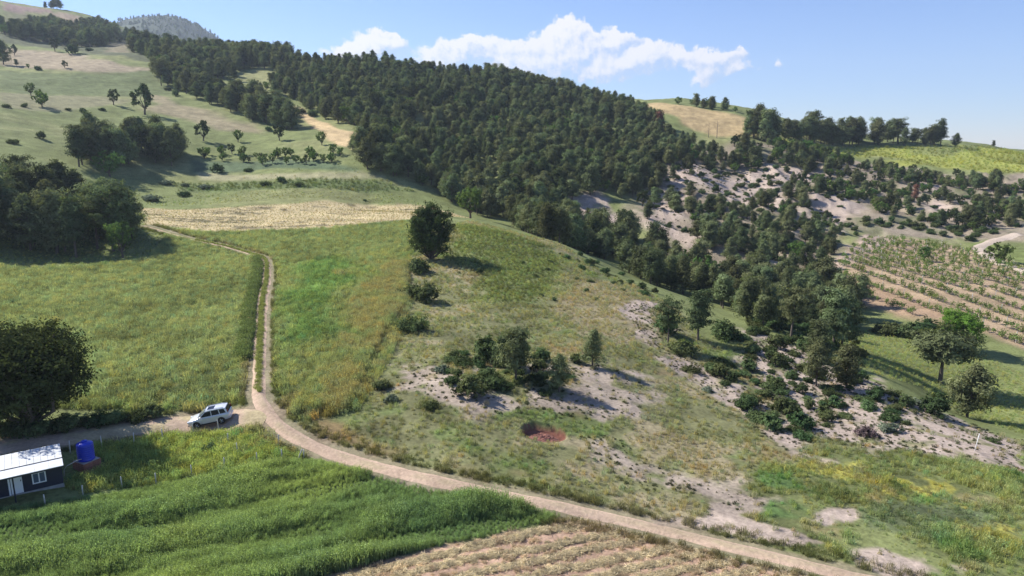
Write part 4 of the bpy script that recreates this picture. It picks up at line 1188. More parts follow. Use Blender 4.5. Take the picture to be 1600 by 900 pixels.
# ---- groves and forest
def fill(P, step, seed, keep=None):
    x, y = jitter(P, step, seed, keep); return np.stack([x, y], 1)
GROVES = {  # outline, spacing, height range, species weights (pine, tall, leafy), label, group
 'grove_left': (poly((-40,400),(0,402),(120,404),(215,392),(222,376),(190,356),(130,345),(60,330),(-40,306)), 5.8, (10, 14.5), 'T', 'dark pine in the grove at the left edge of the meadow', 'pines of the left grove'),
 'clump_left': (poly((112,262),(165,266),(230,270),(285,262),(296,248),(270,232),(200,228),(130,240)), 6.0, (10, 14.5), 'T', 'dark pine in the clump on the left pasture', 'pines of the pasture clump'),
 'ridge': (poly((1168,214),(1200,210),(1330,218),(1460,223),(1478,226),(1400,231),(1280,228),(1200,225)), 5.2, (9, 14), 'T', 'dark pine of the grove along the far right ridge', 'pines of the ridge grove'),
 'edge': (poly((240,118),(285,120),(330,140),(410,165),(436,174),(474,204),(450,206),(400,192),(330,165),(285,145)), 6.0, (8, 12), 'T', 'pine in the strip of trees above the left pasture', 'pines above the left pasture'),
 'forest': (poly((400,122),(470,96),(600,109),(800,132),(960,164),(988,170),(1040,206),(1085,228),(1030,250),(1010,285),(985,318),(940,300),(900,320),(880,345),(820,345),(760,335),(735,328),(680,302),(650,284),(560,268),(542,240),(590,215),(520,188),(460,158),(400,140)), 4.8, (4.8, 9.5), 'P', 'dark green pine in the dense forest on the hillside', 'pines of the hillside forest'),
 'gully': (poly((735,330),(820,340),(900,350),(960,360),(1000,392),(1060,415),(1130,425),(1220,450),(1300,455),(1345,480),(1330,515),(1240,505),(1150,488),(1080,462),(1010,440),(930,400),(860,378),(790,350)), 4.8, (5.5, 9), 'P', 'dark pine down in the wooded gully', 'trees of the gully'),
 'gully2': (poly((1165,450),(1240,440),(1330,470),(1300,525),(1210,525),(1150,500)), 4.6, (4.5, 8), 'P', 'dark pine in the thicket above the grey bank', 'trees above the grey bank'),
 'slope_wood': (poly((1010,300),(1060,300),(1100,320),(1150,345),(1230,300),(1300,335),(1330,372),(1290,425),(1200,440),(1130,415),(1060,375),(1000,345)), 5.4, (3, 7), 'P', 'scrubby pine on the eroded slope across the gully', 'pines of the eroded slope'),
 'scrub_top': (poly((1140,228),(1260,242),(1380,264),(1480,280),(1620,292),(1620,335),(1550,368),(1440,358),(1350,335),(1250,296),(1150,262)), 4.4, (3.5, 7.5), 'M', 'bushy tree on the scrub slope below the yellow field', 'bushy trees below the yellow field'),
 'scrub_mid': (poly((1000,185),(1040,206),(1090,230),(1160,262),(1100,275),(1060,300),(1010,322),(1000,280)), 5.6, (3.5, 7.5), 'P', 'pine at the thinning edge of the hillside forest', 'pines at the thinning forest edge'),
 'far_crest': (poly((230,90),(300,80),(400,86),(470,95),(400,122),(340,127),(300,130),(255,115)), 6.5, (8, 12), 'P', 'dark pine on the far left crest', 'pines of the left crest'),
 'top_wood': (poly((140,38),(200,60),(250,80),(340,86),(345,92),(232,96),(212,80),(160,72),(60,64),(0,58),(0,46),(60,46),(120,50)), 7.5, (9, 14), 'P', 'dark pine in the wood near the top of the hill', 'pines near the hilltop'),
 'top_left': (poly((0,1),(60,4),(110,13),(90,14),(30,4)), 12.0, (8, 13), 'P', 'tree on the skyline at the upper left corner', 'trees on the upper left skyline'),
 'top_hedge': (poly((0,38),(110,36),(110,50),(60,58),(0,56)), 11.0, (6, 10), 'P', 'dark tree on the hedge line below the hilltop', 'hedge trees below the hilltop'),
 'ridge_line': (poly((1060,160),(1110,163),(1165,178),(1160,184),(1100,170),(1050,164)), 7.0, (4, 8), 'M', 'low tree on the skyline behind the golden slope', 'skyline trees behind the golden slope'),
 'crest_row': (poly((760,122),(860,138),(960,160),(1010,164),(960,166),(860,146),(760,130)), 5.0, (7.5, 10), 'P', 'pine on the crest of the long forest ridge', 'pines of the forest crest'),
 'pasture_hedge': (poly((0,98),(60,104),(120,110),(60,114),(0,106)), 14.0, (3, 6), 'M', 'low bushy tree on the bank across the left pasture', 'bank trees of the left pasture'),
}
trees = []   # size on screen, proto index, pos, scale, key
ALLP = PINES + TALL + LEAFY; ALLH = PINE_H + TALL_H + LEAFY_H
def clear_keep(x, y):
    k = 1 - np.maximum.reduce([in_zone(n, x, y, 1) for n in ('strip_gold', 'field_gold', 'gold_top', 'crest_gap', 'crest_gap2', 'vineyard', 'yellow_field', 'top_vines')])
    b = bareness(x, y)
    gaps = smooth(-.75, -.25, fbm(x, y, 22, 3, 141))
    return k * (1 - .93 * smooth(.3, .8, b)) * (.35 + .65 * gaps)
for gi, (key, (P, step, (h0, h1), sp, lb, gp)) in enumerate(GROVES.items()):
    q = fill(P, step, 400 + gi, clear_keep)
    for (x, y) in q:
        u = rg.uniform()
        if sp == 'T': i = int(rg.choice([6, 7, 8, 8, 0, 2]))
        elif sp == 'P': i = int(rg.choice([0, 1, 2, 3, 4, 5])) if u < .9 else int(rg.choice([9, 10, 11]))
        else: i = int(rg.choice([9, 10, 10, 11, 0, 2, 5]))
        h = rg.uniform(h0, h1) * (.8 if i >= 9 else 1) * (1 + .22 * float(fbm(np.array([x]), np.array([y]), 30, 2, 143)[0]))
        s = h / ALLH[i]
        trees.append((h / depth_of((x, y)), i, x, y, s, key))
trees.sort(key=lambda t: -t[0])
def ordinal(n):
    W = ['first', 'second', 'third', 'fourth', 'fifth', 'sixth', 'seventh', 'eighth', 'ninth', 'tenth', 'eleventh', 'twelfth', 'thirteenth', 'fourteenth', 'fifteenth', 'sixteenth', 'seventeenth', 'eighteenth', 'nineteenth', 'twentieth']
    m = n + 1
    return W[n] if n < 20 else '%d%s' % (m, {1: 'st', 2: 'nd', 3: 'rd'}.get(m % 10, 'th') if m % 100 not in (11, 12, 13) else 'th')
own = {}
for key, where in (('grove_left', 'the left meadow grove'), ('clump_left', 'the pasture clump'), ('gully2', 'the bank thicket')):
    T_ = sorted([t for t in trees if t[5] == key], key=lambda t: t[3])
    nrow = max(2, round(math.sqrt(len(T_) / 2.5))); per = math.ceil(len(T_) / nrow)
    for r_ in range(nrow):
        for c_, t in enumerate(sorted(T_[r_ * per:(r_ + 1) * per], key=lambda t: t[2] / t[3])):
            rowname = 'front row' if r_ == 0 else ('back row' if r_ == nrow - 1 else ordinal(r_) + ' row')
            own[(t[2], t[3])] = '%s, ' + ordinal(c_) + ' from the left of the ' + rowname + ' in ' + where
count = {'pine': 0, 'leafy': 0}; rest = []
for (sz, i, x, y, s, key) in trees:
    kd = 'leafy' if i >= 9 else 'pine'
    if count[kd] < (280 if kd == 'pine' else 120):
        count[kd] += 1
        lb, gp = GROVES[key][4], GROVES[key][5]
        if kd == 'leafy':
            lb = lb.replace('dark green pine', 'round leafy tree').replace('scrubby pine', 'scrubby leafy tree').replace('dark pine', 'round leafy tree')
            gp = gp.replace('pines of', 'leafy trees of')
        if key == 'scrub_top' and kd == 'pine':
            lb, gp = 'scrubby pine on the scrub slope below the yellow field', 'scrubby pines below the yellow field'
        if (x, y) in own:
            lb = own[(x, y)] % ('leafy tree' if kd == 'leafy' else 'dark pine')
        tree('leafy_tree' if kd == 'leafy' else 'pine_tree', ALLP[i], x, y, rg.uniform(0, 6.28), (s * rg.uniform(.85, 1.2), s * rg.uniform(.85, 1.2), s), lb, gp)
    else:
        rest.append((i, x, y, s))
print('forest trees', len(trees), 'single', count, 'rest', len(rest))

def joined(pr):
    tr, cr = pr
    n1 = len(tr.vertices); V = np.zeros(n1 * 3, np.float32); tr.vertices.foreach_get('co', V); V = V.reshape(-1, 3)
    tr.calc_loop_triangles()
    T = np.zeros(len(tr.loop_triangles) * 3, np.int32); tr.loop_triangles.foreach_get('vertices', T); T = T.reshape(-1, 3)
    n2 = len(cr.vertices); W = np.zeros(n2 * 3, np.float32); cr.vertices.foreach_get('co', W); W = W.reshape(-1, 3)
    U = np.zeros(len(cr.polygons) * 3, np.int32); cr.polygons.foreach_get('vertices', U); U = U.reshape(-1, 3)
    tone = np.zeros(n2 * 4, np.float32); cr.attributes['tone'].data.foreach_get('color', tone); tone = tone.reshape(-1, 4)[:, :3]
    return mesh_np('forest_tree', np.concatenate([V, W]), np.concatenate([T, U + n1]), [M['bark'], cr.materials[0]],
                   {'tone': ('POINT', 'FLOAT_COLOR', np.concatenate([np.ones((n1, 3)), tone]))}, False, [0] * len(T) + [1] * len(U))
FOREST = proto_collection('forest_tree', [joined(p) for p in ALLP])
rest = np.array(rest)
sxy = rest[:, 3] * rg.uniform(.85, 1.2, len(rest))
scatter('pine_forest', 'dense dark pine forest clothing the far hillside and ridge', 'forest', FOREST, len(ALLP),
        np.stack([rest[:, 1], rest[:, 2], height(rest[:, 1], rest[:, 2]) - .1], 1), np.stack([sxy, sxy, rest[:, 3]], 1), np.full((len(rest), 3), .1), 5, .04, rest[:, 0])

# wood on the far mountain
mr, ma = np.meshgrid(np.arange(1900, 3300, 17.0), np.arange(R(-33), R(-17), 17.0 / 2600)); mr = mr.ravel() + rg.normal(size=mr.size) * 9; ma = ma.ravel() + rg.normal(size=ma.size) * .0035
mx, my = mr * np.sin(ma), mr * np.cos(ma); mk = fbm(mx, my, 160, 3, 151) > -.45; mx, my = mx[mk], my[mk]
scatter('mountain_wood', 'bluish wood covering the far mountain dome', 'forest', FOREST, len(ALLP), np.stack([mx, my, height(mx, my) - 1], 1), rg.uniform(.6, 1.0, len(mx)), np.full((len(mx), 3), .1), 6, .04)

# ---- shrubs
BUSHES = [  # pixel of the foot, width in pixels, label
 (655,425,46,'dark bush right under the tall lone oak'),(645,462,52,'dark leafy bush below the tall lone oak, second of the row'),(668,470,44,'dark bush beside the second one below the lone oak'),
 (642,514,58,'wide dark bush at the end of the row below the lone oak'),(596,606,40,'dark bush at the left end of the bare patch'),
 (672,637,34,'green round bush below the bare patch'),(735,618,58,'large dark juniper-like bush in front of the spur thicket'),(762,600,52,'dark bush in the front of the spur thicket'),
 (706,600,36,'dark bush at the left of the spur thicket'),(722,566,44,'dark bush at the back left of the spur thicket'),(760,560,52,'dark bush in the heart of the spur thicket'),
 (690,580,40,'grey-green bush at the left end of the spur thicket'),(845,596,34,'low green bush between the tall ragged pine and the thin pine'),(890,592,26,'low green bush right of the thin pine'),
 (900,565,24,'small green bush left of the lone conifer'),(850,616,30,'low dark bush under the thin pine'),
 (1132,528,62,'large olive-green bush beside the two pines on the spur end'),(1065,552,56,'dark bush under the wide-topped pine'),(1040,520,44,'dark bush behind the wide-topped pine'),(1080,580,34,'round green bush on the pale strip below the two pines'),
 (1165,640,50,'dark leafy bush, upper of the chain along the pale strip'),(1185,656,52,'dark leafy bush, middle of the chain along the pale strip'),(1205,670,40,'dark leafy bush, lowest of the chain along the pale strip'),
 (1105,612,30,'grey-brown bush on the pale strip'),(1388,672,40,'dark bush on the dotted grey bank'),
 (1440,636,48,'grey-green bush at the foot of the round dark pine'),(1462,648,48,'dense bush touching the round dark pine'),(1550,690,26,'small dark bush alone near the white pole'),
 (1385,520,50,'dark bush, left of the row under the vineyard'),(1415,524,54,'dark bush, middle of the row under the vineyard'),(1446,526,50,'green bush, right of the row under the vineyard'),
 (150,662,52,'dark hedge bush next to the huge oak'),(180,660,52,'dark hedge bush, second from the huge oak'),(212,655,50,'dark hedge bush, third from the huge oak'),(238,650,36,'small hedge bush at the end of the roadside hedge'),
 (20,676,60,'dark undergrowth bush left under the huge oak'),(100,672,60,'dark undergrowth bush right under the huge oak'),(60,676,60,'dark undergrowth bush in the middle under the huge oak'),
 (328,704,26,'dark round weed bush inside the fenced yard'),
 (470,176,18,'round dark bush at the upper end of the golden strip'),(488,180,20,'round dark bush second from the top of the golden strip'),
 (388,270,18,'round dark bush, larger of those on the terrace edge'),(340,272,22,'dark bush, left one on the terrace edge'),
 (415,290,20,'dark bush at the left end of the low terrace rows'),(440,285,18,'tall dark bush on the low terrace rows'),(468,290,20,'wide dark bush right on the low terrace rows'),(322,295,22,'grey-green bush at the left of the low terrace rows'),
 (288,306,22,'dark bush at the upper left corner of the stubble field'),(238,312,36,'wide greyish bush at the left corner of the stubble field'),(262,290,26,'grey bush on the bank above the stubble field'),(290,292,16,'small grey bush right on that bank above the stubble'),
 (570,312,7,'tiny dark bush alone on the green bank'),
 (860,410,14,'tiny dark bush on the crest of the spur'),(922,440,16,'small dark bush on the crest edge near the forest'),(1003,450,18,'small green bush low on the crest edge'),(985,440,14,'tiny bush on the crest edge'),(945,425,22,'round bush on the crest edge beside the trees'),
 (930,468,14,'small dark bush on the dry part of the spur'),(866,470,10,'tiny dark bush on the spur below the crest'),
]
for n, (px, py, wp, lb) in enumerate(BUSHES):
    p = at(px, py); k = n % 4
    s = size_m(p, wp) / (2 * SHRUB_R[k])
    shrub(GREY_SHRUB if 'grey' in lb else SHRUBS[k], p[0], p[1], rg.uniform(0, 6.28), (s * (1.3 if 'grey' in lb else 1), s, s * rg.uniform(.7, 1.05)), lb)
p = at(612, 626); shrub(GREY_SHRUB, p[0], p[1], 1, size_m(p, 26) / 2, 'small round silvery bush on the dry grass left of the bare patch')
M['purple'] = leaf_mat('purple_twigs', (0.16, 0.115, 0.115), .1, .02, .1)
PURPLE = make_shrub(345, 1.2, .8, 'purple', 1500, .08, 7)
p = at(1355, 680); shrub(PURPLE, p[0], p[1], 1, size_m(p, 44) / 2.4, 'low purplish-brown leafless bush on the dotted grey bank')

def shrub_patch(P, step, seed, w0, w1, label, group, keep=None, many=90):
    q = fill(P, step, seed, keep); g = np.random.default_rng(seed)
    for n, (x, y) in enumerate(q):
        k = int(g.integers(0, 4)); s = g.uniform(w0, w1) / (2 * SHRUB_R[k])
        patch.append((s / depth_of((x, y)), k, x, y, s, label, group))
    return len(q)
nb = []; patch = []
nb.append(shrub_patch(poly((1090,565),(1180,560),(1250,560),(1340,590),(1430,635),(1420,668),(1330,650),(1260,690),(1200,660),(1130,610)), 2.5, 501, 1.0, 3.0, 'dark green shrub scattered over the grey bank', 'shrubs scattered over the grey bank', None, 110))
nb.append(shrub_patch(poly((1200,470),(1330,500),(1350,560),(1280,590),(1180,560),(1150,530)), 3.2, 502, 1.5, 3.5, 'dark undergrowth shrub above the grey bank', 'undergrowth above the grey bank', None, 50))
nb.append(shrub_patch(poly((690,560),(800,530),(850,560),(880,610),(800,612),(720,620)), 2.2, 503, 1.0, 2.6, 'low dark shrub filling the spur thicket', 'low shrubs of the spur thicket', None, 45))
nb.append(shrub_patch(poly((730,425),(900,400),(1000,450),(980,470),(880,470),(760,470)), 9, 504, .6, 1.5, 'tiny dark shrub dotted on the open spur', 'tiny shrubs on the open spur', None, 20))
nb.append(shrub_patch(poly((1000,340),(1050,270),(1160,262),(1300,290),(1345,365),(1240,440),(1120,400)), 5.8, 505, 1.5, 4.0, 'dark shrub on the eroded slope across the gully', 'shrubs of the eroded slope', None, 110))
nb.append(shrub_patch(poly((1340,345),(1450,352),(1560,366),(1540,382),(1440,368),(1350,362)), 4.2, 506, 2.5, 4.5, 'bush in the thick hedge above the vineyard', 'hedge bushes above the vineyard', None, 50))
nb.append(shrub_patch(poly((1180,240),(1380,266),(1600,296),(1600,360),(1440,356),(1250,300)), 9.5, 507, 2.0, 4.0, 'dark shrub on the slope below the yellow field', 'shrubs below the yellow field', None, 80))
nb.append(shrub_patch(poly((872,386),(930,405),(985,435),(1040,464),(1030,476),(975,450),(920,424),(868,402)), 4.2, 508, .8, 2.4, 'small shrub along the crest edge of the spur', 'shrubs along the crest edge'))
patch.sort(key=lambda t: -t[0])
for (_, k, x, y, s, lb, gp) in patch[:215]:
    shrub(SHRUBS[k], x, y, rg.uniform(0, 6.28), (s, s, s * rg.uniform(.6, .95)), lb, gp)
late = np.array([t[1:5] for t in patch[215:]])
SC = proto_collection('far_shrub', SHRUBS)
scatter('far_shrubs', 'small dark shrubs sprinkled over the far slopes', 'shrubs', SC, 4, np.stack([late[:, 1], late[:, 2], height(late[:, 1], late[:, 2]) - .05], 1), late[:, 3], np.full((len(late), 3), .1), 8, .05, late[:, 0])
print('shrubs', nb, len(patch))
# orchard on the terrace
for j, (ya, yb) in enumerate(((236, 240), (246, 250))):
    A, B = at(312, ya), at(535, yb)
    for i in range(17):
        q = A + (B - A) * (i + .9 * rg.uniform()) / 17 + rg.normal(size=2) * 1.6
        k = int(rg.integers(0, 3)); s = rg.uniform(2.2, 4.6) / LEAFY_H[k]
        tree('orchard_tree', LEAFY[k], q[0], q[1], rg.uniform(0, 6), s, 'small orchard tree in the upper row on the terrace' if j == 0 else 'small orchard tree in the lower row on the terrace', 'upper row of orchard trees' if j == 0 else 'lower row of orchard trees')
# low bushes dotted over the upper left pasture
for n, (px, py, wp) in enumerate(((60,112,14),(140,78,14),(112,84,18),(106,170,10),(130,174,16),(160,172,12),(275,150,14),(262,138,12),(38,166,14),(10,168,16),(65,218,16),(20,226,20),(420,205,14))):
    p = at(px, py); k = n % 4
    shrub(SHRUBS[k], p[0], p[1], n, size_m(p, wp) / (2 * SHRUB_R[k]), 'low dark bush dotted on the upper left pasture', 'low bushes of the upper left pasture')

# ------------------------------------------------------------------ vineyard
stake = MB(); stake.box((-.05, -.05, -.2), (.05, .05, 2.3)); M['stake'] = simple_mat('pale_concrete', (0.52, 0.5, 0.46), .9, noise=.15)
stake_me = stake.mesh('vineyard_stake', M['stake'])
VINES = []
for sd in (601, 602, 603):
    lv = Leaves(sd); g = lv.g
    for k in range(5):
        c = np.array([g.normal() * .28, g.normal() * .28, g.uniform(.5, 1.25)])
        d = g.normal(size=(26, 3)); lv.quads(c + d * .2, .13, np.full(26, g.uniform(.8, 1.2)))
    V, F, T = lv.arrays()
    st = MB(); st.tube([(0, 0, -.1), (.03, 0, .4), (0, .02, .8)], [.04, .035, .02], 5)
    VINES.append((st.mesh('stem', M['bark']), crown_mesh('leaves', lv, M['vine'])))
A, B = at(1375, 392), at(1600, 450)
rd = (B - A) / np.linalg.norm(B - A); rn = np.array([-rd[1], rd[0]])
PV = Z_['vineyard']; cen = PV.mean(0)
vp = []
for row in range(-30, 31):
    for k in range(-110, 111):
        q = cen + rn * row * 6.0 + rd * k * 1.25 + rg.normal(size=2) * .15
        vp.append((q[0], q[1], k % 6 == 0, row, k))
vp = np.array(vp); ins = inside_dist(PV, vp[:, 0], vp[:, 1]) > 1.2
vp = vp[ins & (np.abs(np.arctan2(vp[:, 0], vp[:, 1])) < R(38.5))]
vp = vp[rg.uniform(size=len(vp)) > .08]      # here and there a plant is missing
vp = vp[np.argsort(vp[:, 1])]
zz = height(vp[:, 0], vp[:, 1])
print('vines', len(vp))
late = []
rows = sorted(set(vp[:, 3]), key=lambda r: np.mean(vp[vp[:, 3] == r][:, 0] / vp[vp[:, 3] == r][:, 1]))
def vine_place(row, k):
    ks = sorted(vp[vp[:, 3] == row][:, 4], key=lambda q: vp[(vp[:, 3] == row) & (vp[:, 4] == q)][0, 1])
    return ordinal(rows.index(row)), ordinal(ks.index(k))
for n, (x, y, s, row, k) in enumerate(vp):
    if s:
        o = bpy.data.objects.new('vineyard_stake', stake_me); link(o); o.location = (x + .3, y, zz[n]); o.rotation_euler = (rg.normal() * .03, rg.normal() * .03, rg.uniform(0, 3))
        tag(o, 'thin pale stake beside the %s vine up the %s vineyard row from the left' % vine_place(row, k)[::-1], 'stake', 'stakes of the vineyard')
    if n < 290:
        e = empty('vine', (x, y, zz[n]), rg.uniform(0, 6), float(rg.uniform(.8, 1.5)))
        tag(e, 'young green vine, %s plant up the %s vineyard row from the left' % vine_place(row, k)[::-1], 'vine', 'vines of the vineyard')
        v = VINES[n % 3]
        link(bpy.data.objects.new('stem', v[0]), e); link(bpy.data.objects.new('leaves', v[1]), e)
    else:
        late.append((x, y, zz[n]))
if late:
    late = np.array(late)
    VC = proto_collection('far_vine', [joined(v) for v in VINES])
    scatter('far_vines', 'farther rows of young vines in the upper vineyard', 'vines', VC, 3, late, rg.uniform(.8, 1.5, len(late)), np.full((len(late), 3), .1), 61)

# ------------------------------------------------------------------ red earth in the pit
g = np.random.default_rng(66)
n = 26; V = []; 
gx, gy = np.meshgrid(np.linspace(-1, 1, n), np.linspace(-1, 1, n))
rr2 = np.hypot(gx, gy)
X = PIT[0] + gx * 1.95; Y = PIT[1] + gy * 1.6 - .1
hh = height(X.ravel(), Y.ravel()).reshape(n, n)
Zm = hh - .06 + smooth(1.0, .2, rr2) * (.30 + .22 * fbm(X, Y, .6, 4, 67) + .16 * fbm(X, Y, .25, 3, 68)) 
me = None
idx = np.arange(n * n).reshape(n, n)
F = np.stack([idx[:-1, :-1].ravel(), idx[:-1, 1:].ravel(), idx[1:, 1:].ravel(), idx[1:, :-1].ravel()], 1)
M['red_soil'] = simple_mat('red_soil', (0.19, 0.08, 0.06), .97, noise=.4, nscale=4, bump=.6)
o = link(bpy.data.objects.new('earth_heap', mesh_np('earth_heap', np.stack([X.ravel(), Y.ravel(), Zm.ravel()], 1), F, [M['red_soil']], None, False)))
tag(o, 'heap of fresh red earth lying in the dug-out pit on the spur', 'earth heap')

# ------------------------------------------------------------------ posts
M['post'] = simple_mat('weathered_post', (0.55, 0.52, 0.47), .9, noise=.2, nscale=8)
pm = MB(); pm.lathe([(0, -.3), (.055, -.3), (.05, 1.0), (.04, 1.35), (0, 1.36)], 8)
post_me = pm.mesh('fence_post', M['post'], True)
def post(px, py, hp, label, group, lean=(0, 0)):
    p = at(px, py); z = float(height(np.array([p[0]]), np.array([p[1]]))[0])
    o = bpy.data.objects.new('fence_post', post_me); link(o); o.location = (p[0], p[1], z); o.rotation_euler = (lean[0], lean[1], 0)
    s = size_m(p, hp) / 1.25
    o.scale = (1, 1, s)
    return tag(o, label, 'post', group)
ORD = ['first', 'second', 'third', 'fourth', 'fifth', 'sixth', 'seventh', 'eighth', 'ninth', 'tenth']
for i, (px, py) in enumerate(((110, 708), (160, 701), (210, 696), (255, 690), (302, 680), (342, 676))):
    post(px, py, 20, 'thin pale fence post by the farm road, %s from the hut end' % ORD[i], 'posts along the farm road', (0, .03 * (-1) ** i))
for i, (px, py) in enumerate(((357, 694), (371, 709), (402, 724))):
    post(px, py, 17, 'pale fence post crossing the yard down from the car, %s from the car' % ORD[i], 'posts crossing the yard')
for i, (px, py) in enumerate(((71, 790), (130, 776), (191, 762), (244, 757), (300, 744), (351, 733))):
    post(px, py, 18, 'pale fence post on the yard edge above the crop, %s from the hut' % ORD[i], 'posts above the crop', (.03 * (-1) ** i, 0))
post(441, 721, 19, 'upright pale post near the leaning pair by the track', None)
post(436, 697, 18, 'upright pale post on the grass corner beside the track', None)
post(465, 720, 20, 'slanting brace post of the leaning pair by the track', None, (0, .38))
post(475, 717, 15, 'short upright post of the leaning pair by the track', None)
p = at(1523, 705); z = float(height(np.array([p[0]]), np.array([p[1]]))[0])
mb = MB(); L = size_m(p, 29); mb.lathe([(0, -.3), (.045, -.3), (.035, L), (0, L + .02)], 8)
M['white_paint'] = simple_mat('white_paint', (0.78, 0.77, 0.74), .5, noise=.05)
tag(mb.build('marker_pole', M['white_paint'], None, True, (p[0], p[1], z), (0, .12, 0)), 'thin white leaning pole on the dotted grey bank', 'pole')

# ------------------------------------------------------------------ hut
M['roof'] = simple_mat('white_roof_sheet', (0.74, 0.76, 0.78), .34, .35, noise=.14, nscale=1.3)
M['navy'] = simple_mat('navy_cladding', (0.020, 0.024, 0.045), .45, noise=.1)
M['white_frame'] = simple_mat('white_upvc', (0.78, 0.79, 0.80), .4)
M['pane'] = simple_mat('window_glass', (0.10, 0.13, 0.18), .06, 0, spec=.8)
M['concrete'] = simple_mat('concrete', (0.33, 0.32, 0.30), .9, noise=.2, nscale=3, bump=.3)
M['dark_steel'] = simple_mat('dark_steel', (0.03, 0.032, 0.04), .5, .3)
corner = at(101, 760)                       # right front corner of the slab
c2 = at(0, 779)
ux = (corner - c2) / np.linalg.norm(corner - c2)      # along the front wall, to the right
ang = math.atan2(ux[1], ux[0])
hz = float(height(np.array([corner[0]]), np.array([corner[1]]))[0])
hut = empty('hut', (corner[0], corner[1], hz), ang)
tag(hut, 'low navy prefabricated hut with white metal roof beside the blue tank', 'hut')
LEN = 9.0; DEP = 2.5; PORCH = 1.25; Z0 = .32; WH = 2.1
mb = MB(); mb.box((-LEN, -.05, -.8), (.0, DEP, Z0)); mb.build('plinth', M['concrete'], hut)
mb = MB(); mb.box((-LEN + .05, .0, Z0), (-.05, DEP - .05, Z0 + WH)); wall = mb.build('wall', M['navy'], hut)
for k in range(24):                          # cladding boards with open joints
    mb = MB(); x0 = -LEN + .06 + k * (LEN - .12) / 24; mb.box((x0 + .012, -.03, Z0 + .02), (x0 + (LEN - .12) / 24 - .012, -.002, Z0 + WH - .02)); mb.build('cladding_board', M['navy'], wall)
for k in range(7):
    mb = MB(); y0 = .03 + k * .35; mb.box((-.048, y0 + .01, Z0 + .02), (-.02, y0 + .34, Z0 + WH - .02)); mb.build('cladding_board', M['navy'], wall)
# roof: main sheets and porch sheets, with raised seams
zf, zj, zr = Z0 + WH - .12, Z0 + WH + .06, Z0 + WH + .26
def sheet(x0, x1, ya, za, yb, zb, name, m, th=.04):
    mb = MB(); mb.add([(x0,ya,za),(x1,ya,za),(x1,yb,zb),(x0,yb,zb),(x0,ya,za-th),(x1,ya,za-th),(x1,yb,zb-th),(x0,yb,zb-th)],
                      [(0,1,2,3),(7,6,5,4),(0,4,5,1),(1,5,6,2),(2,6,7,3),(3,7,4,0)])
    return mb.build(name, m, roof)
roof = empty('roof', (0, 0, 0)); roof.parent = hut
nsh = 20; w = (LEN + .2) / nsh
for k in range(nsh):
    x0 = -LEN - .1 + k * w
    sheet(x0 + .008, x0 + w - .008, -.02, zj, DEP + .12, zr, 'roof_sheet', M['roof'])
for k in range(nsh // 2):
    x0 = -LEN - .1 + k * 2 * w
    sheet(x0 + .004, x0 + 2 * w - .004, -PORCH, zf, -.05, zj - .015, 'porch_sheet', M['roof'])
mb = MB(); mb.box((-LEN - .1, -.06, zj - .03), (.1, -.015, zj + .03)); mb.build('flashing', M['dark_steel'], roof)
mb = MB(); mb.box((.102, -PORCH, zf - .14), (.13, DEP + .1, zf + .02)); mb.build('verge_trim', M['dark_steel'], roof)
mb = MB(); mb.box((-LEN - .1, -PORCH + .03, zf - .16), (.1, -PORCH + .08, zf - .05)); mb.build('eave_beam', M['dark_steel'], roof)
def window(x0, x1, z0, z1):
    wd = MB(); wd.box((x0, -.05, z0), (x1, -.031, z1)); wo = wd.build('window', M['pane'], hut)
    t = .085; fr = MB(); xm = (x0 + x1) / 2
    for b in ((x0 - t, x1 + t, z0 - t, z0), (x0 - t, x1 + t, z1, z1 + t)): fr.box((b[0], -.075, b[2]), (b[1], -.033, b[3]))
    for b in ((x0 - t, x0), (x1, x1 + t), (xm - t / 2, xm + t / 2)): fr.box((b[0], -.07, z0), (b[1], -.034, z1))
    fr.build('frame', M['white_frame'], wo)
window(-1.92, -1.18, Z0 + .58, Z0 + 1.32); window(-5.6, -4.86, Z0 + .58, Z0 + 1.32)
d = MB(); d.box((-3.36, -.06, Z0 + .04), (-2.62, -.031, Z0 + 1.95)); do = d.build('door', M['white_frame'], hut)
d = MB()
d.box((-3.52, -.07, Z0 + .02), (-3.40, -.033, Z0 + 2.0)); d.build('door_frame', M['white_frame'], do)
d = MB(); d.box((-2.74, -.11, Z0 + 1.0), (-2.69, -.062, Z0 + 1.12)); d.build('handle', M['dark_steel'], do)
for x in (-3.15, -6.6):
    mb = MB(); mb.box((x - .05, -PORCH + .05, -.4), (x + .05, -PORCH + .15, zf - .06)); mb.build('porch_post', M['dark_steel'], hut)

# ------------------------------------------------------------------ tank
M['blue'] = simple_mat('blue_plastic', (0.010, 0.035, 0.46), .32, noise=.06, nscale=2, spec=.5)
M['brick'] = simple_mat('red_brick', (0.27, 0.12, 0.085), .95, noise=.3)
M['mortar'] = simple_mat('grey_mortar', (0.34, 0.32, 0.30), .95, noise=.2)
p = at(137, 731); z = float(height(np.array([p[0]]), np.array([p[1]]))[0])
base = empty('tank_plinth', (p[0], p[1], z), ang + .5); tag(base, 'square reddish brick plinth carrying the blue water tank', 'plinth')
mb = MB(); mb.box((-.70, -.70, -.4), (.70, .70, .78)); mb.build('core', M['mortar'], base)
bm = MB(); bm.box((-.175, 0, -.08), (.175, .05, .08)); brick_me = bm.mesh('brick', M['brick'])
for side in range(4):
    c, s = math.cos(side * math.pi / 2), math.sin(side * math.pi / 2)
    for r_ in range(5):
        for k in range(4):
            u = -.55 + k * .365; h_ = -.08 + r_ * .18
            lx, ly = u, .70
            o = bpy.data.objects.new('brick', brick_me); link(o, base); o.location = (c * lx - s * ly, s * lx + c * ly, h_ + .03); o.rotation_euler = (0, 0, side * math.pi / 2)
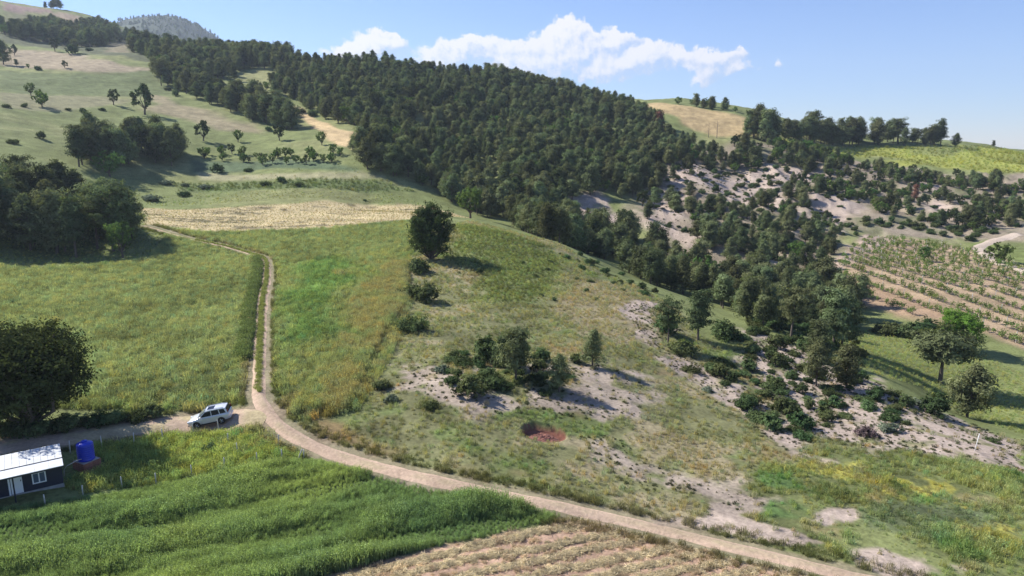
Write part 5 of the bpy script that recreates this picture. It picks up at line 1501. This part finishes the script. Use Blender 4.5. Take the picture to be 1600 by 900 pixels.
tank = empty('water_tank', (p[0], p[1], z + .78), ang, .84); tag(tank, 'bright blue plastic water tank on its brick plinth beside the hut', 'water tank')
prof = [(0, .0), (.70, .0), (.75, .05)]
for k in range(7):
    h0 = .1 + k * .22; prof += [(.755, h0), (.755, h0 + .16), (.735, h0 + .18), (.735, h0 + .2)]
prof += [(.75, 1.68), (.70, 1.76), (.25, 1.93), (.25, 1.93)]
mb = MB(); mb.lathe(prof, 32); mb.build('body', M['blue'], tank, True)
mb = MB(); mb.lathe([(.25, 1.90), (.27, 1.93), (.27, 2.0), (.22, 2.03), (0, 2.04)], 20); mb.build('lid', M['blue'], tank, True)
for k in range(6):
    a = k * math.pi / 3; mb = MB(); mb.box((.28, -.03, 0), (.68, .03, .03)); o = mb.build('rib', M['blue'], tank, False, (0, 0, 1.935), (0, .36, a))
pipe = MB(); hp = np.array([corner[0], corner[1], hz]); loc = lambda x, y, zz_: np.array([corner[0] + ux[0] * x - ux[1] * y, corner[1] + ux[1] * x + ux[0] * y, hz + zz_])
pt = np.array([p[0], p[1], z + .9]); pipe.tube([loc(.06, .9, .5), loc(.12, .9, 1.05), loc(.35, .95, 1.3), (loc(.6, 1, 1.35) + pt) / 2 + np.array([0, 0, .1]), pt], .035, 6)
tag(pipe.build('water_pipe', M['mortar'], None, True), 'thin pale water pipe from the hut to the blue tank', 'pipe')

# ------------------------------------------------------------------ car
M['silver'] = simple_mat('silver_white_paint', (0.62, 0.635, 0.66), .28, .25, coat=.8)
M['glass_dark'] = simple_mat('tinted_glass', (0.010, 0.012, 0.02), .12, spec=.3)
M['windscreen'] = simple_mat('windscreen', (0.16, 0.19, 0.22), .06, spec=.9)
M['tyre'] = simple_mat('tyre_rubber', (0.018, 0.018, 0.018), .85)
M['rim'] = simple_mat('alloy_rim', (0.45, 0.46, 0.48), .35, .7)
M['black_trim'] = simple_mat('black_trim', (0.02, 0.02, 0.022), .6)
M['tail'] = simple_mat('tail_lamp', (0.16, 0.012, 0.015), .25)
M['lamp'] = simple_mat('head_lamp', (0.7, 0.72, 0.75), .1, .2)
fa, ra = at(307, 672), at(350, 664)
mid = (fa + ra) / 2; dv = (fa - ra) / np.linalg.norm(fa - ra)
# the near wheels were sighted; the car's middle lies half a track width beyond them
side = np.array([-dv[1], dv[0]]); side = side if side[1] > 0 else -side
cc = mid + side * .76
zc = float(height(np.array([cc[0]]), np.array([cc[1]]))[0]) + .06
hz_ = lambda q: float(height(np.array([q[0]]), np.array([q[1]]))[0])
car = empty('parked_car', (cc[0], cc[1], (hz_(cc + dv * 1.3) + hz_(cc - dv * 1.3)) / 2 + .13), math.atan2(dv[1], dv[0]))
car.rotation_euler = (.5 * math.atan2(hz_(cc + np.array([-dv[1], dv[0]]) * .8) - hz_(cc - np.array([-dv[1], dv[0]]) * .8), 1.6), -math.atan2(hz_(cc + dv * 1.3) - hz_(cc - dv * 1.3), 2.6), math.atan2(dv[1], dv[0]))
tag(car, 'silver-white sport utility car parked on the farm road by the track', 'car')
car.scale = (.89,) * 3
# x forward, stations of the lower body: x, bottom z, belt z, top z, half width
ST = [(2.26,.42,.58,.66,.60),(2.20,.30,.64,.78,.76),(2.02,.26,.70,.90,.85),(1.6,.26,.76,.97,.88),(1.08,.28,.86,1.04,.885),(.6,.28,.92,1.06,.89),(-.4,.28,.94,1.08,.89),(-1.4,.30,.95,1.10,.89),(-2.0,.34,.95,1.12,.87),(-2.2,.40,.92,1.10,.82),(-2.25,.46,.80,1.02,.74)]
V = []; F = []
for (x, z0, zb, zt, hw) in ST:
    V += [(x,-hw*.86,z0),(x,-hw,z0+.10),(x,-hw,zb),(x,-hw*.93,zt-.03),(x,-hw*.80,zt),(x,hw*.80,zt),(x,hw*.93,zt-.03),(x,hw,zb),(x,hw,z0+.10),(x,hw*.86,z0)]
K = 10
for i in range(len(ST) - 1):
    for k in range(K): F.append((i*K+k, i*K+(k+1) % K, (i+1)*K+(k+1) % K, (i+1)*K+k))
F.append(tuple(range(K))[::-1]); F.append(tuple((len(ST)-1)*K+k for k in range(K)))
mb = MB(); mb.add(V, F); body = mb.build('body', M['silver'], car, True)
def house(x0, x1, x2, x3, zb, zt, wb, wt_):   # cabin: belt from x0 back to x3, roof from x1 back to x2
    return {'bf': (x0, wb, zb), 'tf': (x1, wt_, zt), 'tr': (x2, wt_, zt), 'br': (x3, wb, zb)}
zb, zt, wb, wtp = 1.05, 1.66, .80, .63
CB = [(1.08, zb), (.22, zt - .02), (-.2, zt + .03), (-1.5, zt + .02), (-1.95, zt - .03), (-2.16, zb)]
wid = [wb, wtp, wtp, wtp, wtp, wb]
V = [(x, -w_, z_) for (x, z_), w_ in zip(CB, wid)] + [(x, w_, z_) for (x, z_), w_ in zip(CB, wid)]
n6 = 6; F = [tuple(range(n6))[::-1], tuple(range(n6, 2*n6))] + [(i, i+1, n6+i+1, n6+i) for i in range(n6 - 1)] + [(0, n6, 2*n6-1, n6-1)]
mb = MB(); mb.add(V, F); mb.build('cabin', M['silver'], car)
def side_y(z_): return wb + (wtp - wb) * (z_ - zb) / (zt - zb)
def pane(pts, name, m, s):
    mb = MB(); off = .012
    A = [(x, s * (side_y(z_) + off), z_) for x, z_ in pts]; B_ = [(x, s * (side_y(z_) - .01), z_) for x, z_ in pts]
    n_ = len(pts); mb.add(A + B_, [tuple(range(n_)), tuple(range(2*n_-1, n_-1, -1))] + [(i, n_+i, n_+(i+1) % n_, (i+1) % n_) for i in range(n_)])
    return mb.build(name, m, car)
for s in (-1, 1):
    pane([(.82, 1.10), (.20, 1.57), (-.36, 1.60), (-.36, 1.10)], 'front_window', M['glass_dark'], s)
    pane([(-.44, 1.10), (-.44, 1.60), (-1.16, 1.60), (-1.24, 1.10)], 'rear_window', M['glass_dark'], s)
    pane([(-1.34, 1.12), (-1.26, 1.59), (-1.78, 1.56), (-1.95, 1.14)], 'quarter_window', M['glass_dark'], s)
    # doors: shut lines and handles
    for (xa, xb) in ((.62, -.38), (-.42, -1.32)):
        mb = MB(); yy = s * .897
        mb.box((xb, min(yy, yy - s*.012), .40), (xa, max(yy, yy - s*.012), 1.0)); dr = mb.build('door', M['silver'], car)
        mb = MB(); y2 = s * .92; mb.box((xb + .06, min(yy, y2), .88), (xb + .26, max(yy, y2), .92)); mb.build('handle', M['silver'], dr)
    mb = MB(); y3 = s * .90; mb.box((-1.0, min(y3, y3 - s*.03), .27), (1.0, max(y3, y3 - s*.03) + 0.004, .38)); mb.build('sill_trim', M['black_trim'], car)
    mb = MB(); mb.box((.70, s*.98 - .09, 1.05), (.86, s*.98 + .09, 1.22)); mb.build('mirror', M['white_paint'], car)
    mb = MB(); mb.tube([(.2, s*.58, zt+.02), (.05, s*.58, zt+.09), (-1.5, s*.58, zt+.09), (-1.75, s*.58, zt+.02)], .025, 6); mb.build('roof_rail', M['rim'], car)
    mb = MB(); mb.box((2.05, s*.66 - .13, .70), (2.225, s*.66 + .13, .85)); mb.build('headlight', M['lamp'], car)
    mb = MB(); mb.box((-2.20, s*.70 - .05, .98), (-2.10, s*.70 + .05, 1.42)); mb.build('tail_light', M['tail'], car)
    for x in (1.32, -1.30):
        ar = MB(); yy = s * .80; ar.lathe([(0, 0), (.42, 0), (.42, s*.108), (.36, s*.112), (0, s*.10)], 24, 0, (x, yy, .36), 'y'); ar.build('wheel_arch', M['black_trim'], car)
        wh = empty('wheel', (x, s * .83, .35)); wh.parent = car
        ty = MB(); ty.lathe([(.22, -.1), (.33, -.11), (.355, -.06), (.355, .06), (.33, .11), (.22, .1), (.22, -.1)], 28, 0, (0, 0, 0), 'y'); ty.build('tyre', M['tyre'], wh, True)
        rm = MB(); rm.lathe([(0, s*.085), (.05, s*.095), (.06, s*.07), (.20, s*.05), (.225, s*.098), (.235, s*.09)], 24, 0, (0, 0, 0), 'y')
        for k in range(5):
            a = k * 2 * math.pi / 5; rm.tube([(0, s*.085, 0), (.21*math.cos(a), s*.09, .21*math.sin(a))], .03, 5)
        rm.build('rim', M['rim'], wh)
mb = MB()   # windscreen, rear screen, sunroof
mb.add([(1.07,-.73,1.10),(1.07,.73,1.10),(.27,.585,1.63),(.27,-.585,1.63),(1.11,-.73,1.11),(1.11,.73,1.11),(.30,.585,1.645),(.30,-.585,1.645)],[(4,5,6,7),(3,2,1,0),(0,1,5,4),(1,2,6,5),(2,3,7,6),(3,0,4,7)]); mb.build('windscreen', M['windscreen'], car)
mb = MB(); mb.add([(-2.14,-.68,1.12),(-2.14,.68,1.12),(-1.98,.56,1.57),(-1.98,-.56,1.57),(-2.18,-.68,1.12),(-2.18,.68,1.12),(-2.01,.56,1.58),(-2.01,-.56,1.58)],[(4,7,6,5),(0,1,2,3),(0,4,5,1),(1,5,6,2),(2,6,7,3),(3,7,4,0)]); mb.build('rear_screen', M['glass_dark'], car)
mb = MB(); mb.box((-.70,-.42,zt+.022),(.02,.42,zt+.042)); mb.build('sunroof', M['glass_dark'], car)
mb = MB(); mb.box((2.15,-.38,.62),(2.272,.38,.72)); mb.build('grille', M['black_trim'], car)
mb = MB(); mb.box((2.05,-.7,.28),(2.285,.7,.42)); mb.build('bumper', M['black_trim'], car)
mb = MB(); mb.box((-2.29,-.7,.40),(-2.1,.7,.62)); mb.build('bumper', M['silver'], car)
mb = MB(); mb.box((2.27,-.26,.46),(2.292,.26,.57)); mb.build('number_plate', M['white_paint'], car)

# ------------------------------------------------------------------ air
M['haze'], ht = mat('haze_air')
pv = N(ht, 'ShaderNodeVolumePrincipled'); ho = N(ht, 'ShaderNodeOutputMaterial'); ht.links.new(pv.outputs[0], ho.inputs['Volume'])
pv.inputs['Color'].default_value = (0.72, 0.84, 1.0, 1); pv.inputs['Density'].default_value = 0.00012; pv.inputs['Anisotropy'].default_value = 0.2
mb = MB(); mb.box((-4700, -4700, -180), (4700, 4700, 560))
hz_o = mb.build('haze', M['haze']); tag(hz_o, 'thin bluish summer haze lying over the hills', 'haze', kind='stuff')

# ------------------------------------------------------------------ where alike things of a small group stand, told by their place in it
by = {}
for o in COL.objects:
    if o.parent is None and 'group' in o.keys() and 'label' in o.keys():
        by.setdefault((o['group'], o['label']), []).append(o)
PARTS = {1: [''], 2: ['left half', 'right half'], 3: ['left part', 'middle part', 'right part'], 4: ['left end', 'left of the middle', 'right of the middle', 'right end'],
         5: ['left end', 'left of the middle', 'middle', 'right of the middle', 'right end']}
for (gname, lb), L in by.items():
    if len(L) < 2 or len(lb.split()) > 12: continue
    L.sort(key=lambda q: q.location.x / q.location.y)
    nc = 1 if len(L) <= 40 else min(5, math.ceil(len(L) / 25)); per = math.ceil(len(L) / nc)
    for c in range(nc):
        part = PARTS[nc][c]
        for i, o in enumerate(L[c * per:(c + 1) * per]):
            t = lb + ', ' + (part + ', ' if part else '') + ordinal(i) + ' from the left'
            if len(t.split()) > 16: t = lb + ', ' + ordinal(c * per + i) + ' from the left'
            o['label'] = t
